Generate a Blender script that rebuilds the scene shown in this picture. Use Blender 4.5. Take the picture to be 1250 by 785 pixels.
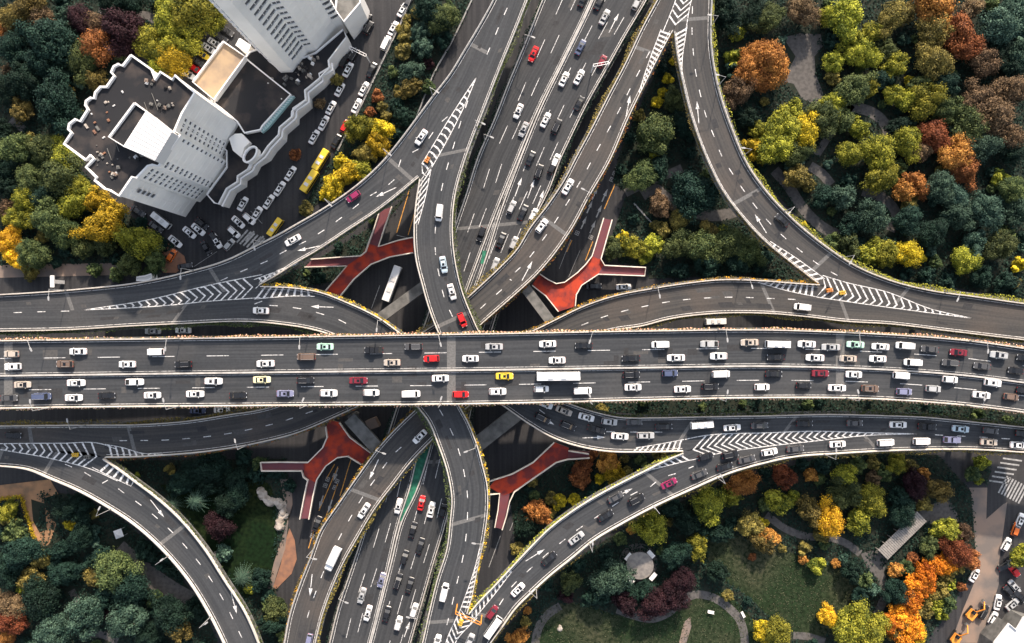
import bpy, bmesh, math, random
from mathutils import Vector, Matrix, geometry
random.seed(7)
R = math.radians
PI = math.pi
for o in list(bpy.data.objects): bpy.data.objects.remove(o)
scn = bpy.context.scene
COL = scn.collection

# ------------------------------------------------------------ camera, sky, sun, exposure
CH = 228.0; F = 892.0
cam = bpy.data.cameras.new('camera'); camo = bpy.data.objects.new('camera', cam); COL.objects.link(camo)
camo.location = (0, 0, CH); camo.rotation_euler = (0, 0, 0)
cam.sensor_width = 36; cam.lens = 36 * F / 1250; cam.clip_start = 1; cam.clip_end = 5000
scn.camera = camo
SUN_EL = R(33); SUN_AZ = R(12)          # azimuth clockwise from the top of the picture (+Y)
w = bpy.data.worlds.new('World'); scn.world = w; w.use_nodes = True
nt = w.node_tree; nt.nodes.clear()
sk = nt.nodes.new('ShaderNodeTexSky'); sk.sky_type = 'NISHITA'; sk.sun_disc = False
sk.sun_elevation = SUN_EL; sk.sun_rotation = SUN_AZ; sk.air_density = 1.0; sk.dust_density = 2.5; sk.ozone_density = 1.0
bg = nt.nodes.new('ShaderNodeBackground'); bg.inputs[1].default_value = 0.14
wo = nt.nodes.new('ShaderNodeOutputWorld')
hs = nt.nodes.new('ShaderNodeHueSaturation'); hs.inputs['Saturation'].default_value = .55   # sky desaturated so the white facades turn less blue
nt.links.new(sk.outputs[0], hs.inputs['Color']); nt.links.new(hs.outputs[0], bg.inputs[0]); nt.links.new(bg.outputs[0], wo.inputs[0])
sd = bpy.data.lights.new('sun', 'SUN'); sd.energy = 3.8; sd.angle = R(1.5); sd.color = (1.0, 0.83, 0.66)
so = bpy.data.objects.new('sun', sd); COL.objects.link(so)
d = Vector((math.sin(SUN_AZ) * math.cos(SUN_EL), math.cos(SUN_AZ) * math.cos(SUN_EL), math.sin(SUN_EL)))
so.rotation_euler = d.to_track_quat('Z', 'Y').to_euler(); so.location = (0, 0, 300)
scn.view_settings.view_transform = 'Standard'; scn.view_settings.look = 'None'
scn.view_settings.exposure = 0.88; scn.view_settings.gamma = 1; scn.view_settings.use_curve_mapping = False

# ------------------------------------------------------------ helpers
def tag(o, label=None, cat=None, group=None, kind=None):
    if label: o['label'] = label
    if cat: o['category'] = cat
    if group: o['group'] = group
    if kind: o['kind'] = kind
    return o
def P(px, py, z=0.0):                   # a spot of the plan, read at its own height
    k = (CH - z) / F
    return Vector(((px - 625) * k, -(py - 392.5) * k, z))
TX = (0, 310, 620, 930); TY = (0, 200, 390, 585); TS = 3.90625
def T(rc, x, y): return (TX[int(rc[1])] + x / TS, TY[int(rc[0])] + y / TS)
def TL(rc, *a): return [T(rc, a[i], a[i + 1]) for i in range(0, len(a), 2)]
def PL(*a): return [(a[i], a[i + 1]) for i in range(0, len(a), 2)]
def smooth(pts, sub=8):
    if len(pts) < 3: return [tuple(p) for p in pts]
    out = []; n = len(pts)
    for i in range(n - 1):
        p0 = Vector(pts[max(i - 1, 0)]); p1 = Vector(pts[i]); p2 = Vector(pts[i + 1]); p3 = Vector(pts[min(i + 2, n - 1)])
        if i == 0: p0 = p1 * 2 - p2
        if i == n - 2: p3 = p2 * 2 - p1
        l = (p2 - p1).length + 1e-6; l0 = (p1 - p0).length + 1e-6; l1 = (p3 - p2).length + 1e-6
        m1 = ((p2 - p1) / l * l0 + (p1 - p0) / l0 * l) / (l0 + l) * l
        m2 = ((p3 - p2) / l1 * l + (p2 - p1) / l * l1) / (l + l1) * l
        for k in range(sub):
            t = k / sub; t2 = t * t; t3 = t2 * t
            q = p1 * (2*t3 - 3*t2 + 1) + m1 * (t3 - 2*t2 + t) + p2 * (-2*t3 + 3*t2) + m2 * (t3 - t2)
            out.append(tuple(q))
    out.append(tuple(pts[-1])); return out
def plen(p): return sum((Vector(p[i + 1]) - Vector(p[i])).length for i in range(len(p) - 1))
def resample(p, n):
    L = plen(p); out = []; i = 0; acc = 0
    for k in range(n + 1):
        s = L * k / n
        while i < len(p) - 2 and acc + (Vector(p[i+1]) - Vector(p[i])).length < s:
            acc += (Vector(p[i+1]) - Vector(p[i])).length; i += 1
        a = Vector(p[i]); b = Vector(p[i+1]); l = (b - a).length
        out.append(tuple(a.lerp(b, max(0, min(1, (s - acc) / l if l > 1e-9 else 0)))))
    return out
def normals2(p):                        # left-hand normals of an open 2D polyline
    out = []
    for i in range(len(p)):
        a = Vector(p[max(i-1, 0)][:2]); b = Vector(p[min(i+1, len(p)-1)][:2]); d = (b - a)
        if d.length < 1e-9: d = Vector((1, 0))
        d.normalize(); out.append(Vector((-d.y, d.x)))
    return out
class MB:
    def __init__(s): s.v = []; s.f = []; s.uv = []; s.mi = []
    def face(s, pts, uv=None, m=0):
        b = len(s.v); s.v += [tuple(p) for p in pts]; s.f.append(tuple(range(b, b + len(pts)))); s.uv.append(uv or [(0, 0)] * len(pts)); s.mi.append(m)
    def box(s, c, d, rz=0, m=0, M=None):
        x, y, z = d[0]/2, d[1]/2, d[2]/2
        mt = M or (Matrix.Translation(c) @ Matrix.Rotation(rz, 4, 'Z'))
        q = [mt @ Vector(p) for p in ((-x,-y,-z),(x,-y,-z),(x,y,-z),(-x,y,-z),(-x,-y,z),(x,-y,z),(x,y,z),(-x,y,z))]
        for f in ((0,3,2,1),(4,5,6,7),(0,1,5,4),(1,2,6,5),(2,3,7,6),(3,0,4,7)): s.face([q[i] for i in f], m=m)
    def prism(s, poly, z0, z1, m=0, bottom=False, mtop=None):   # poly: list of world xy
        poly = [Vector(p[:2]) for p in poly]
        ar = sum(poly[i].x * poly[(i+1) % len(poly)].y - poly[(i+1) % len(poly)].x * poly[i].y for i in range(len(poly)))
        if ar < 0: poly = poly[::-1]
        n = len(poly)
        for i in range(n):
            a = poly[i]; b = poly[(i+1) % n]
            l = (b-a).length
            s.face([(a.x,a.y,z0),(b.x,b.y,z0),(b.x,b.y,z1),(a.x,a.y,z1)], [(0,z0),(l,z0),(l,z1),(0,z1)], m)
        s.cap(poly, z1, m if mtop is None else mtop)
        if bottom: s.cap(poly, z0, m, True)
    def cap(s, poly, z, m=0, flip=False):
        tri = geometry.tessellate_polygon([[Vector((p[0], p[1], 0)) for p in poly]])
        b = len(s.v); s.v += [(p[0], p[1], z) for p in poly]
        for t in tri:
            a, b2, c = [Vector(poly[i][:2]) for i in t]
            cr = (b2-a).cross(c-a)
            t = tuple(t) if cr > 0 else tuple(reversed(t))
            if flip: t = tuple(reversed(t))
            s.f.append(tuple(b + i for i in t)); s.uv.append([(poly[i][0], poly[i][1]) for i in t]); s.mi.append(m)
    def cyl(s, a, b, r0, r1=None, n=8, m=0, cap=True):
        a = Vector(a); b = Vector(b); r1 = r0 if r1 is None else r1
        d = (b - a).normalized(); u = d.orthogonal().normalized(); v = d.cross(u)
        A = [a + (u*math.cos(2*PI*i/n) + v*math.sin(2*PI*i/n))*r0 for i in range(n)]
        B = [b + (u*math.cos(2*PI*i/n) + v*math.sin(2*PI*i/n))*r1 for i in range(n)]
        for i in range(n): s.face([A[i], A[(i+1)%n], B[(i+1)%n], B[i]], m=m)
        if cap: s.face(B, m=m); s.face(A[::-1], m=m)
    def build(s, name, mats, parent=None, sm=False, loc=None):
        me = bpy.data.meshes.new(name); me.from_pydata(s.v, [], s.f)
        if not isinstance(mats, (list, tuple)): mats = [mats]
        for x in mats: me.materials.append(x)
        uvl = me.uv_layers.new(name='UVMap'); flat = [c for f in s.uv for p in f for c in p]
        uvl.data.foreach_set('uv', flat)
        me.polygons.foreach_set('material_index', s.mi)
        if sm: me.polygons.foreach_set('use_smooth', [True]*len(s.f))
        me.update()
        o = bpy.data.objects.new(name, me); COL.objects.link(o)
        if parent: o.parent = parent
        if loc: o.location = loc
        return o
def empty(name, loc=(0,0,0), rz=0, **k):
    o = bpy.data.objects.new(name, None); COL.objects.link(o); o.location = loc; o.rotation_euler = (0,0,rz); o.empty_display_size = .5
    return tag(o, **k)
def copyo(o, parent=None):
    c = o.copy(); COL.objects.link(c)
    if parent: c.parent = parent
    return c
KIDS = {}
def copy_tree(o, parent=None):
    c = copyo(o, parent)
    for ch in KIDS.get(o.name, o.children): copy_tree(ch, c)
    return c

# ------------------------------------------------------------ materials
def mat(name, col, rough=.7, metal=0, spec=.4, noise=None, var=None, extra=None, emis=None):
    m = bpy.data.materials.new(name); m.use_nodes = True; n = m.node_tree; b = n.nodes['Principled BSDF']
    b.inputs['Roughness'].default_value = rough; b.inputs['Metallic'].default_value = metal
    b.inputs['Specular IOR Level'].default_value = spec
    c4 = (*col, 1); b.inputs['Base Color'].default_value = c4
    m.diffuse_color = c4
    if noise:                                  # (scale, col2, contrast lo, hi)
        tc = n.nodes.new('ShaderNodeTexCoord'); nz = n.nodes.new('ShaderNodeTexNoise'); nz.inputs['Scale'].default_value = noise[0]; nz.inputs['Detail'].default_value = 6
        rp = n.nodes.new('ShaderNodeMapRange'); rp.inputs[1].default_value = noise[2]; rp.inputs[2].default_value = noise[3]
        mx = n.nodes.new('ShaderNodeMix'); mx.data_type = 'RGBA'; mx.inputs[6].default_value = c4; mx.inputs[7].default_value = (*noise[1], 1)
        n.links.new(tc.outputs['Object'], nz.inputs[0]); n.links.new(nz.outputs[0], rp.inputs[0]); n.links.new(rp.outputs[0], mx.inputs[0]); n.links.new(mx.outputs[2], b.inputs['Base Color'])
    return m
def asphalt(name, c1, c2, wear=(.10,.10,.105)):
    m = bpy.data.materials.new(name); m.use_nodes = True; n = m.node_tree; b = n.nodes['Principled BSDF']
    b.inputs['Roughness'].default_value = .85; b.inputs['Specular IOR Level'].default_value = .3
    N = n.nodes.new; lk = n.links.new
    uv = N('ShaderNodeUVMap'); mp = N('ShaderNodeMapping'); mp.inputs['Scale'].default_value = (.022, 1.3, 1)
    nz = N('ShaderNodeTexNoise'); nz.inputs['Scale'].default_value = 1.0; nz.inputs['Detail'].default_value = 5
    r1 = N('ShaderNodeMapRange'); r1.inputs[1].default_value = .38; r1.inputs[2].default_value = .62
    mx = N('ShaderNodeMix'); mx.data_type = 'RGBA'; mx.inputs[6].default_value = (*c1,1); mx.inputs[7].default_value = (*c2,1)
    tc = N('ShaderNodeTexCoord'); n2 = N('ShaderNodeTexNoise'); n2.inputs['Scale'].default_value = .06; n2.inputs['Detail'].default_value = 4
    r2 = N('ShaderNodeMapRange'); r2.inputs[1].default_value = .5; r2.inputs[2].default_value = .75; r2.inputs[4].default_value = .6
    m2 = N('ShaderNodeMix'); m2.data_type = 'RGBA'; m2.inputs[7].default_value = (*wear,1)
    n3 = N('ShaderNodeTexNoise'); n3.inputs['Scale'].default_value = 1.6; n3.inputs['Detail'].default_value = 8
    r3 = N('ShaderNodeMapRange'); r3.inputs[1].default_value = .3; r3.inputs[2].default_value = .7; r3.inputs[3].default_value = .88; r3.inputs[4].default_value = 1.1
    m3 = N('ShaderNodeVectorMath'); m3.operation = 'SCALE'
    lk(uv.outputs[0], mp.inputs[0]); lk(mp.outputs[0], nz.inputs[0]); lk(nz.outputs[0], r1.inputs[0]); lk(r1.outputs[0], mx.inputs[0])
    lk(tc.outputs['Object'], n2.inputs[0]); lk(n2.outputs[0], r2.inputs[0]); lk(r2.outputs[0], m2.inputs[0]); lk(mx.outputs[2], m2.inputs[6])
    lk(tc.outputs['Object'], n3.inputs[0]); lk(n3.outputs[0], r3.inputs[0]); lk(m2.outputs[2], m3.inputs[0]); lk(r3.outputs[0], m3.inputs['Scale']); lk(m3.outputs[0], b.inputs['Base Color'])
    return m
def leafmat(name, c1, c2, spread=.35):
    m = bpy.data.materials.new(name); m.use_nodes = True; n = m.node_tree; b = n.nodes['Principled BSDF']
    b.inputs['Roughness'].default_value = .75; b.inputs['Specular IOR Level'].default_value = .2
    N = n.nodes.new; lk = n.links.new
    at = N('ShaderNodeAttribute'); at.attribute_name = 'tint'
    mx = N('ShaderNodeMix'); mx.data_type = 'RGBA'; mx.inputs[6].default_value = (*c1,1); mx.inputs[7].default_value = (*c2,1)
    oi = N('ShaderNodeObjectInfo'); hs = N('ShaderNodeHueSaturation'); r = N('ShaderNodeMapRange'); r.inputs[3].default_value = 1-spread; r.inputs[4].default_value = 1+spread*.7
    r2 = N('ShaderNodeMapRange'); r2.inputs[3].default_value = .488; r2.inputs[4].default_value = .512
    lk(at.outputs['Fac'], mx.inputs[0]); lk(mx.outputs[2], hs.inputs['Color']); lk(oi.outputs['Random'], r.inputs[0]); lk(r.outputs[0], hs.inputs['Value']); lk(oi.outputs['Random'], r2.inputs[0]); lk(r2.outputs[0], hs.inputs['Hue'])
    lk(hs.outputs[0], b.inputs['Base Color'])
    return m
M = {}
M['deck'] = asphalt('deck_asphalt', (.036,.040,.046), (.056,.060,.066), (.076,.076,.078))
M['deckw'] = asphalt('worn_sunwarm_asphalt', (.042,.043,.046), (.070,.067,.065), (.105,.085,.072))  # brown is part wear, part warm sunlight painted into these ramps
M['hw'] = asphalt('highway_asphalt', (.034,.037,.042), (.053,.056,.061), (.070,.069,.070))
M['street'] = asphalt('street_asphalt', (.026,.027,.031), (.042,.042,.046), (.055,.053,.052))
M['conc'] = mat('concrete', (.52,.50,.475), .8, noise=(.5,(.33,.32,.305),.4,.7))
M['rail'] = mat('warm_glow_parapet', (.84,.76,.66), .7, noise=(.35,(.58,.52,.45),.45,.75))  # pale concrete, with the warm glow of the ramp edges put into the colour
M['conc2'] = mat('grey_concrete', (.17,.168,.16), .85, noise=(.5,(.085,.085,.082),.38,.68))
M['joint'] = mat('joint_concrete', (.15,.15,.15), .9, noise=(2,(.10,.10,.10),.4,.7))
M['pink'] = mat('pink_planter', (.55,.28,.20), .8)
M['paint'] = mat('road_paint', (.74,.74,.74), .7, noise=(1.9,(.16,.16,.165),.47,.70))
M['paintw'] = mat('worn_paint', (.42,.42,.42), .7, noise=(1.5,(.22,.22,.22),.4,.65))
M['painty'] = mat('yellow_paint', (.75,.36,.06), .7, noise=(1.5,(.35,.18,.06),.4,.7))
M['red'] = mat('red_paving', (.42,.045,.018), .85, noise=(.30,(.17,.028,.028),.42,.60))
M['redw'] = mat('violet_red_paving', (.15,.045,.055), .8, noise=(.4,(.13,.045,.06),.42,.62))
M['path'] = mat('park_path', (.115,.108,.105), .9, noise=(1.0,(.075,.072,.070),.4,.65))
M['plaza'] = mat('plaza_paving', (.27,.25,.23), .9, noise=(1.0,(.18,.17,.165),.4,.65))
M['tan'] = mat('tan_paving', (.26,.19,.15), .9, noise=(.15,(.15,.13,.12),.4,.62))
M['tano'] = mat('orange_tan_paving', (.42,.23,.12), .9, noise=(.3,(.24,.15,.09),.4,.65))
M['brick'] = mat('brick_paving', (.30,.15,.09), .9, noise=(.5,(.2,.11,.08),.4,.65))
def grassmat(name, c1, c2, c3):
    m = bpy.data.materials.new(name); m.use_nodes = True; n = m.node_tree; b = n.nodes['Principled BSDF']; b.inputs['Roughness'].default_value = 1; b.inputs['Specular IOR Level'].default_value = .05
    N = n.nodes.new; lk = n.links.new; tc = N('ShaderNodeTexCoord'); prev = None
    for sc, det, lo, hi, cc in ((.05,5,.42,.62,c2),(.9,6,.38,.66,c3)):
        z = N('ShaderNodeTexNoise'); z.inputs['Scale'].default_value = sc; z.inputs['Detail'].default_value = det
        r = N('ShaderNodeMapRange'); r.inputs[1].default_value = lo; r.inputs[2].default_value = hi; x = N('ShaderNodeMix'); x.data_type = 'RGBA'
        if prev is None: x.inputs[6].default_value = (*c1,1)
        else: lk(prev, x.inputs[6])
        x.inputs[7].default_value = (*cc,1); lk(tc.outputs['Object'], z.inputs[0]); lk(z.outputs[0], r.inputs[0]); lk(r.outputs[0], x.inputs[0]); prev = x.outputs[2]
    lk(prev, b.inputs['Base Color']); return m
M['lawn'] = grassmat('lawn_grass', (.024,.042,.020), (.072,.074,.045), (.013,.022,.011))
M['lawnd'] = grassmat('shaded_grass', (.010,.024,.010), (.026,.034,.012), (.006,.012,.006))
M['soil'] = mat('park_soil', (.012,.020,.013), .95, noise=(.25,(.024,.028,.019),.4,.65))
M['far'] = mat('far_ground', (.04,.045,.04), .95)
M['greenp'] = mat('green_median', (.03,.20,.12), .8, noise=(.8,(.02,.12,.08),.4,.6))
M['white'] = mat('white_facade', (.93,.91,.87), .75, noise=(.10,(.80,.785,.75),.45,.75))
M['trim'] = mat('white_trim', (.85,.84,.83), .7)
M['roofd'] = mat('dark_roof', (.018,.019,.023), .95, noise=(.16,(.052,.044,.042),.50,.64))
M['roofb'] = mat('beige_roof', (.38,.28,.18), .9, noise=(.3,(.26,.20,.15),.4,.7))
M['roofw'] = mat('light_roof', (.62,.62,.62), .8)
M['glassd'] = mat('window_glass', (.10,.105,.115), .2, spec=.5)
M['teal'] = mat('skylight_glass', (.30,.47,.46), .4)
M['metal'] = mat('lamp_metal', (.42,.42,.42), .5, .2)
M['lampg'] = mat('lamp_lens', (.85,.84,.80), .3)
M['orange'] = mat('orange_plastic', (.85,.32,.05), .5)
M['yel'] = mat('yellow_plastic', (.85,.55,.05), .5)
M['bark'] = mat('bark', (.09,.07,.055), .9)
M['tyre'] = mat('tyre_rubber', (.02,.02,.02), .8)
M['cglass'] = mat('car_glass', (.012,.014,.018), .08, spec=.6)
M['headl'] = mat('headlight_lens', (.7,.72,.75), .15)
M['taill'] = mat('tail_light_lens', (.45,.02,.02), .2)
M['wood'] = mat('grey_timber', (.30,.28,.26), .85, noise=(1.5,(.2,.19,.18),.4,.65))
M['stone'] = mat('pale_rock', (.50,.45,.40), .9, noise=(.6,(.3,.26,.22),.4,.6))
CARC = {'white':(.82,.82,.82),'black':(.016,.017,.02),'grey':(.075,.076,.08),'silver':(.42,.43,.44),'beige':(.48,.42,.36),'red':(.62,.018,.02),
 'dark red':(.20,.02,.035),'blue':(.075,.095,.17),'lavender':(.21,.22,.34),'pale blue':(.50,.62,.70),'mint green':(.45,.72,.58),'yellow':(.80,.56,.05),
 'cream':(.80,.76,.48),'brown':(.16,.11,.085),'magenta':(.27,.022,.09),'orange':(.75,.17,.03)}
for k, c in CARC.items(): M['car_'+k] = mat('car_paint_'+k.replace(' ','_'), c, .25, 0, .6)
LEAF = {'YG':((.040,.062,.010),(.42,.40,.045)), 'Y':((.15,.13,.010),(.82,.58,.035)), 'G':((.022,.042,.018),(.135,.165,.055)), 'DG':((.004,.016,.012),(.020,.050,.034)),  # leaf colour pairs; leaf highlights and shadow are painted into the spread
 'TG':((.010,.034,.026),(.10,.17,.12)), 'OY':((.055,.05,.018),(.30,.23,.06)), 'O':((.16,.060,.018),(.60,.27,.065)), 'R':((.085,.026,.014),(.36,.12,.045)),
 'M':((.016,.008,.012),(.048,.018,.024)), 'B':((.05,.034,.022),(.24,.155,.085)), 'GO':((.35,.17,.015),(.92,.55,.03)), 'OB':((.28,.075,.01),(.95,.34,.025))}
LNAME = {'YG':'yellow-green','Y':'bright yellow','G':'mid-green','DG':'dark green','TG':'blue-green','OY':'olive','O':'orange','R':'rust-red','M':'maroon','B':'brown','GO':'golden','OB':'vivid orange'}
for k, (a, b) in LEAF.items(): M['leaf_'+k] = leafmat('leaves_'+LNAME[k].replace('-','_').replace(' ','_'), a, b)

# ------------------------------------------------------------ elevated roads
# every road: the two edges as traced on the plan, level z, and which stretches of an edge carry a parapet
class Road: pass
ROADS = {}
def road(key, A, B, z, phrase, realA=(0,1), realB=(0,1), thick=1.5, m='deck', name='elevated_road', surf=True):
    r = Road(); r.key = key; r.z = z; r.phrase = phrase
    As = smooth(A); Bs = smooth(B); n = max(12, int(max(plen(As), plen(Bs)) / 6))
    r.A = resample(As, n); r.B = resample(Bs, n); r.n = n
    r.WA = [P(*p, z) for p in r.A]; r.WB = [P(*p, z) for p in r.B]
    r.M = [(a+b)/2 for a, b in zip(r.WA, r.WB)]
    r.poly = [Vector(p[:2]) for p in r.WA] + [Vector(p[:2]) for p in reversed(r.WB)]
    # orientation: A is left of travel?  make faces point up
    mb = MB(); u = 0
    W = [(a-b).length for a, b in zip(r.WA, r.WB)]
    crs = (r.M[1]-r.M[0]).cross(r.WA[0]-r.M[0]).z     # >0: A left
    r.left = crs > 0
    for i in range(n):
        du = (r.M[i+1]-r.M[i]).length
        a0, a1, b0, b1 = r.WA[i], r.WA[i+1], r.WB[i], r.WB[i+1]
        q = [b0, b1, a1, a0]; uv = [(u,0),(u+du,0),(u+du,W[i+1]),(u,W[i])]
        if not r.left: q = q[::-1]; uv = uv[::-1]
        mb.face(q, uv, 0)
        dz = Vector((0,0,-thick*.35)); dz2 = Vector((0,0,-thick))
        a0i = a0.lerp(b0,.12)+dz2; a1i = a1.lerp(b1,.12)+dz2; b0i = b0.lerp(a0,.12)+dz2; b1i = b1.lerp(a1,.12)+dz2
        for p0, p1, p0i, p1i, fl in ((a0,a1,a0i,a1i,r.left),(b0,b1,b0i,b1i,not r.left)):
            f1 = [p0, p1, p1+dz, p0+dz]; f2 = [p0+dz, p1+dz, p1i, p0i]
            if fl: f1 = f1[::-1]; f2 = f2[::-1]
            mb.face(f1, m=1); mb.face(f2, m=1)
        f = [a0i, a1i, b1i, b0i]
        if not r.left: f = f[::-1]
        mb.face(f, m=1)
        u += du
    r.obj = mb.build(name, [M[m], M['conc2']]); tag(r.obj, kind='structure', label=phrase)
    ROADS[key] = r
    return r
LN = {}; 
def seg(pts, a, b):                     # piece of a polyline between two fractions
    n = len(pts)-1; return pts[int(round(a*n)):int(round(b*n))+1]

seam1 = PL(628,-50,621,5,611,28,600,52,590,75,581,95,560,135,540,170,525,195,512,217)
seam2 = PL(318,348,294,354,256,360,218,368,179,372,102,378.5,84,380,51,380.5,0,382,-80,384)
R1_out = [(622,-50),(602,0)] + PL(585,31,567,61,548,92,530,115,510,142,489,164,469,200,438,224,400,251,361,274,336,288,310,301,282,315,223,333,166,345,102,352,51,356,0,359,-80,362)
R1_out = PL(622,-50,602,0,585,31,567,61,548,92,530,115,510,142,489,170,466,198,438,224,400,251,361,274,336,288,310,301,282,315,223,333,166,345,102,352,51,356,0,359,-80,362)
R1_in = PL(512,217,487,238,464,256,425,282,387,307,361,322,336,338,318,348)
road('R1a', seg(resample(smooth(R1_out),200),0,1), seam1+R1_in[1:]+seam2[1:], 18, 'curving ramp from the top of the picture to its left edge')
T1_L = seam1[:-1]+PL(512,219,507,251,505,277,507,315,515,348,524,379,532,400,545,428,565,455,592,480,620,500,646,518,676,535,710,546,740,551,786,552,834,551,876,543.6,930,537,1007,533,1121,529.5,1192,533,1241,536.5,1330,543)
T1_R = PL(665,-50,645,0,630,38,612,82,592,133,576,174,565,206,556,241,553,284,558,328,566,359,576,384,583,400,597,425,617,450,650,475,692,491,722,501,753,508,799,509,850,508,940,506.5,1007,505,1083,506.5,1122,508,1186,514,1250,520.6,1330,529)
road('T1', T1_L, T1_R, 18, 'turning ramp from the top of the picture bending to the right edge')
T2_L = [(p[0],p[1]) for p in reversed(seam2)] + PL(361,351,387,355,425,369,464,388,489,406,517,427,537,450,552,475,561,495,571,513,583,543,590,569,595,590,596,618,592,654,585,687,577,728,571,749,562,765,555,785,540,830)
T2_R = PL(-80,407,0,405,90,403,154,399,218,396,320,394,348,397,374,401,400,408,432,424,465,447,492,472,508,495,522,513,535,544,546.5,579.5,551,610.6,549,636,545.5,667,533,708,522.5,751,515,785,502,830)
road('T2', T2_L, T2_R, 18, 'turning ramp from the left edge bending down to the bottom')
R8_L = PL(540,830,555,785,562,765,571,749,581,737,604,713,628,687,645,669,670,644,699,622,728,604,758,588,786,574,812,561,835,551,876,543.6,930,537,1007,533,1121,529.5,1192,533,1241,536.5,1330,543)
R8_R = PL(575,830,599,785,615,763,630,742,647,725,672,702,697,682,724,660,761,638,799,618,838,600,889,578,930,566,968,558,1020,554,1071,551,1135,549,1186,549,1250,552.6,1330,560)
road('R8', R8_L, R8_R, 18, 'ramp curving from the bottom to the right edge')
seamB1 = PL(822,38,828,20,834,5,850,-50)
T4_L = PL(-80,521,0,519,102,518,179,517,230,513,282,505,320,499,350,490,385,478,440,450,500,415,545,385,569,364,592,343,612,324,630,305,646,279,671,246,692,213,699,199,722,156,743,115,763,77,784,33,802,0,830,-50)
T4_R = PL(-80,538,0,545,51,550,125,558,140,558.5,200,556,256,551,320,540,361,529.5,412,508,438,496,480,476,530,448,565,420,584,400,604,382,628,361,658,333,697,282,722,236,743,200,768,143,789,100,809,61,822,38,828,20,834,5,850,-50)
road('T4', T4_L, T4_R, 12.5, 'turning ramp from the left edge bending up to the top', m='deckw')
R11_U = PL(-80,538,0,545,51,550,125,558,140,567,166,586,192,605.5,225,636,251,668,276,707,300,744,318,785,335,840)
R11_D = PL(-80,569,0,569,38,574,62,584,95,598,128,616,166,641,205,677,232,710,256,749,274,785,296,840)
road('R11', R11_U, R11_D, 12.5, 'ramp curving from the left edge down to the bottom')
seamB2 = PL(999,347,1032,359,1084,370,1135,380,1186,388,1250,396,1330,405)
T3_L = [(p[0],p[1]) for p in reversed(seamB2)] + PL(968,345,930,342,876,341,838,345,799,351,748,361,710,374,679,389,661,398,610,422,570,450,535,476,508,499,464,543.6,437,580,412,616,392,646,379,680,366,713,353.5,751,347,785,338,830)
T3_R = PL(1330,424,1250,415.6,1160,405,1084,396,1032,393,981,387,930,383,863,384,812,391,786,398,748,404,700,420,645,448,595,480,550,515,527,538,502,564,482,590,458.5,621,438,655,420,687,405,721,394.5,751,386,785,375,830)
road('T3', T3_L, T3_R, 12.5, 'turning ramp from the right edge bending down to the bottom', m='deckw')
R10_in = PL(850,-50,834,5,828,20,822,38,825,64,832.5,102,843,143,862,195,881,233,907,268,936,298,963,320,999,347,1032,359,1084,370,1135,380,1186,388,1250,396,1330,405)
R10_out = PL(870,-50,869,0,868,51,877,107.5,894,159,912,200,940,239,968,268,1007,300,1040,322,1084,341,1135,354,1186,361,1250,370,1330,380)
road('R10', R10_in, R10_out, 12.5, 'ramp curving from the top to the right edge', m='deckw')
MU = PL(-80,416,0,415,320,411,630,406,800,403,940,402,1032,405,1109,409,1186,415.6,1250,424.5,1330,438)
MD = PL(-80,501,0,499,320,495.5,630,492.5,774,489,940,486,1058,487,1135,491.5,1186,496,1250,504,1330,517)
MM = PL(-80,459.5,0,458.6,320,454.5,630,451,800,448.5,940,447,1032,449,1109,452.7,1186,459,1250,467,1330,478)
road('MAIN', MU, MD, 24, 'wide elevated road crossing the whole picture', thick=2.0)
HWL = PL(684,-50,662,0,640,54,620,102,604,143,581,197,569,236,556,274,530,360,500,448,465,560,440.6,657,425,705,412,744,402,785,388,840)
HWR = PL(815,-50,790,0,763,46,740,87,717,128,697,169,684,197,671,232,656,262,622,340,590,440,563,560,543,644,530,687,515,739,502,785,486,840)
road('HW', HWL, HWR, 7.5, 'straight many-lane highway running from top to bottom', m='hw')

def inside(pt, poly):
    x, y = pt[0], pt[1]; c = False; n = len(poly); j = n-1
    for i in range(n):
        xi, yi = poly[i][0], poly[i][1]; xj, yj = poly[j][0], poly[j][1]
        if (yi > y) != (yj > y) and x < (xj-xi)*(y-yi)/(yj-yi)+xi: c = not c
        j = i
    return c
def in_any_road(pt, keys=None, margin=0):
    for k, r in ROADS.items():
        if keys and k not in keys: continue
        if inside(pt, r.poly): return True
        if margin:
            for q in r.WA[::2] + r.WB[::2]:
                if (q.xy - Vector(pt[:2])).length < margin: return True
    return False

# strips of paint / kerbs / walls along a polyline
def strip(mb, pts, w, z, m=0, dash=None, phase=0, off=0):   # pts world; flat strip
    nm = normals2(pts); s = 0
    for i in range(len(pts)-1):
        a = Vector(pts[i][:2]) + nm[i]*off; b = Vector(pts[i+1][:2]) + nm[i+1]*off
        mb.face([(*(a-nm[i]*w/2), z), (*(b-nm[i+1]*w/2), z), (*(b+nm[i+1]*w/2), z), (*(a+nm[i]*w/2), z)], m=m)
def dashes(mb, pts, w, z, dash, gap, phase=0, m=0):
    s = -phase; L = plen([p[:2] for p in pts]); P2 = [Vector(p[:2]) for p in pts]
    cum = [0]
    for i in range(len(P2)-1): cum.append(cum[-1]+(P2[i+1]-P2[i]).length)
    def at(s):
        s = max(0, min(L, s))
        for i in range(len(cum)-1):
            if cum[i+1] >= s: return P2[i].lerp(P2[i+1], (s-cum[i])/max(1e-6, cum[i+1]-cum[i]))
        return P2[-1]
    while s < L:
        a, b = max(s, 0), min(s+dash, L)
        if b - a > dash*.3:
            p, q = at(a), at(b); d = (q-p).normalized(); n = Vector((-d.y, d.x))*w/2
            mb.face([(*(p-n), z), (*(q-n), z), (*(q+n), z), (*(p+n), z)], m=m)
        s += dash+gap
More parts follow.
